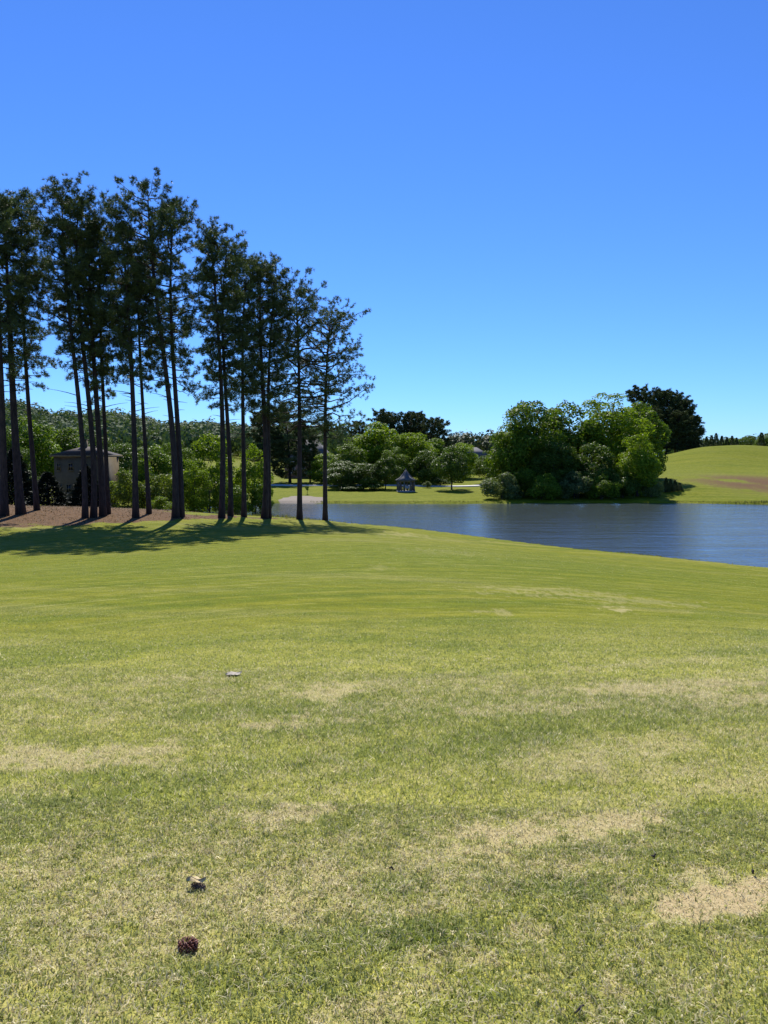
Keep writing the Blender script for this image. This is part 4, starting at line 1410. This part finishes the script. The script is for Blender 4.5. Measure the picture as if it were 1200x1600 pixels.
def pine_cone(u, v, R, L, label, mat, rot, seed):
    x, y = ground_hit(u, v)
    z = g1(x, y)
    rng = np.random.default_rng(seed)
    o = empty('pine_cone', (x, y, z + R * 0.80), rot)
    o.rotation_euler = (0.25, 0.1, rot)
    put(o, label, 'pine cone')
    c = MB()
    k = np.linspace(-0.5, 0.5, 7)
    c.tube(np.stack([k * L, 0 * k, 0 * k], 1), np.maximum(R * 0.42 * np.cos(k * 2.6), 0.002), 8)
    c.build('core', mat, o, True)
    m = MB()
    for i in range(84):
        t = (i + 0.5) / 84 - 0.5
        a = i * 2.39996
        e = math.cos(t * 2.5)
        rad = np.array([0, math.cos(a), math.sin(a)])
        d = unit(rad + np.array([0.75 * t * 2 + 0.25, 0, 0]) + rng.normal(size=3) * 0.08)
        s = unit(np.cross(d, [1, 0, 0]))
        nn = np.cross(d, s)
        b = np.array([t * L * 0.9, 0, 0]) + rad * R * 0.25 * e
        ln = R * (0.42 + 0.45 * e)
        w = R * 0.20
        tip = b + d * ln
        th = nn * R * 0.07
        m.add([b - s * w * .4, b + s * w * .4, tip + s * w + th, tip - s * w + th, tip + s * w - th, tip - s * w - th, tip + d * R * 0.12],
              [(0, 1, 2, 3), (1, 0, 5, 4)], [(2, 6, 3), (4, 5, 6), (2, 4, 6), (3, 6, 5), (0, 3, 5), (1, 4, 2)])
    m.build('scales', mat, o)
    return x, y, z


pine_cone(293, 1495, 0.027, 0.060, 'dark red brown pine cone lying in the near grass', M['cone'], 0.3, 1)
cx, cy, cz = pine_cone(310, 1390, 0.017, 0.056, 'greyish pine cone under the curled dry leaf', M['cone_grey'], -0.2, 2)


def curled_leaf(x, y, z, L, W, rot, curl, mat, label, seed, name='dry_leaf'):
    rng = np.random.default_rng(seed)
    n, k = 12, 7
    t = np.linspace(0, 1, n)
    s = np.linspace(-1, 1, k)
    T, Sg = np.meshgrid(t, s, indexing='ij')
    w = W * np.sin(PI * np.clip(T, 0.02, 0.985) ** 0.85) ** 0.8 * (1 + 0.18 * np.sin(T * 26 + Sg))
    X = (T - 0.5) * L
    Y_ = Sg * w / 2
    Z = curl * (0.020 * np.sin(T * PI * 2.1) + 0.020 * (1 - np.abs(Sg)) + 0.012 * np.sin(T * 9 + Sg * 3)) + 0.012
    c, sn = math.cos(rot), math.sin(rot)
    v = np.stack([X * c - Y_ * sn, X * sn + Y_ * c, Z], -1).reshape(-1, 3)
    i, j = np.meshgrid(np.arange(n - 1), np.arange(k - 1), indexing='ij')
    a = (i * k + j).ravel()
    q = np.stack([a, a + k, a + k + 1, a + 1], 1)
    nv = len(v)
    v = np.vstack([v, v - np.array([0, 0, 0.0012])])
    q = np.vstack([q, q[:, ::-1] + nv])
    o = empty(name, (x, y, z))
    put(o, label, 'leaf')
    mesh_obj('blade', np_mesh('blade', v, q, mat, True), o)
    mb = MB()
    p = v[:nv].reshape(n, k, 3)[:, k // 2]
    stem = np.vstack([p + np.array([0, 0, 0.001]), p[-1] + np.array([c, sn, 0.0]) * L * 0.35])
    mb.tube(stem, np.linspace(0.0016, 0.0010, len(stem)), 5)
    mb.build('stalk', mat, o, True)


curled_leaf(cx - 0.012, cy + 0.012, cz + 0.026, 0.085, 0.040, 0.06, 0.28, M['dry_leaf'], 'curled straw coloured dry leaf resting over a pine cone', 5)
dx_, dy_ = ground_hit(365, 1056)
curled_leaf(dx_, dy_, g1(dx_, dy_) + 0.012, 0.17, 0.13, 0.5, 0.3, M['ash_leaf'], 'pale grey dead leaf on the left part of the mown lawn', 6)


def twig(u, v, L, rot, r, label, mat, seed):
    x, y = ground_hit(u, v)
    rng = np.random.default_rng(seed)
    t = np.linspace(-0.5, 0.5, 6)
    px_, py_ = x + t * L * math.cos(rot), y + t * L * math.sin(rot)
    pts = np.stack([px_ - x, py_ - y, gz(px_, py_) - g1(x, y) + 0.022 + 0.25 * r + rng.normal(size=6) * 0.004], 1)
    mb = MB()
    mb.tube(pts, r * (1.1 - 0.9 * np.abs(t)), 6)
    o = mb.build('twig', mat, None, True)
    o.location = (x, y, g1(x, y))
    put(o, label, 'twig')


twig(415, 1383, 0.13, 0.12, 0.0016, 'thin brown twig lying right of the curled dry leaf', M['dry_leaf'], 1)
twig(1021, 1350, 0.026, 0.3, 0.005, 'black bark chip above the bare orange patch on the right', M['chip'], 2)
twig(1176, 1372, 0.026, 1.2, 0.006, 'black bark chip near the right edge beside the bare patch', M['chip'], 3)
twig(612, 1368, 0.026, -0.4, 0.0045, 'black bark chip in the green grass near the centre', M['chip'], 4)
twig(905, 1593, 0.05, 0.7, 0.004, 'short dark twig at the bottom edge right of centre', M['chip'], 5)


def sapling(u, v, Y, h, label):
    x, y, _ = pix(u, v, Y)
    z = g1(x, y)
    o = empty('sapling', (x, y, z))
    put(o, label, 'sapling')
    mb = MB()
    mb.tube(np.array([(0, 0, -0.1), (0.03, 0, h * 0.5), (0, 0, h * 0.9)]), [0.05, 0.04, 0.02], 6)
    mb.build('stem', M['bark_grey'], o)
    rng = np.random.default_rng(4)
    v_, q_, _ = crown_leaves(rng, h * 0.33, h * 0.6, 12, 500, 0.16, h * 0.4)
    mesh_obj('crown', np_mesh('crown', v_, q_, M['leaf_mid']), o)


sapling(480, 772, 139, 1.5, 'small young sapling on the gravel beach across the water')


# ------------------------------------------------------------------ fallen needles and tufts under the pines
def build_litter():
    rng = np.random.default_rng(55)
    n = 26000
    x = rng.uniform(-46, -6, n)
    y = rng.uniform(50, 86, n)
    st = lawn_masks(x, y)[4]
    keep = rng.random(n) < st
    x, y = x[keep], y[keep]
    n = len(x)
    z = gz(x, y)
    lump = vnoise(x * 1.3, y * 1.3, 201)
    a = rng.random(n) * 2 * PI
    L = 0.16 + 0.30 * rng.random(n) * lump
    up = 0.02 + 0.20 * lump ** 2 * rng.random(n)
    b = np.stack([x, y, z - 0.01], 1)
    sd = np.stack([-np.sin(a), np.cos(a), 0 * a], 1) * 0.03
    tip = b + np.stack([np.cos(a) * L, np.sin(a) * L, up + 0.02], 1)
    v = np.stack([b - sd, b + sd, tip], 1).reshape(-1, 3)
    m = leaf_mat('fallen_needles', (0.050, 0.031, 0.016), (0.230, 0.155, 0.080), 0.1, 0.8, 0.0)
    o = mesh_obj('pine_straw', np_mesh('pine_straw', v, np.arange(len(v)).reshape(-1, 3), m))
    put(o, 'brown fallen needles and litter under the left pines', 'pine straw', kind='stuff')


build_litter()
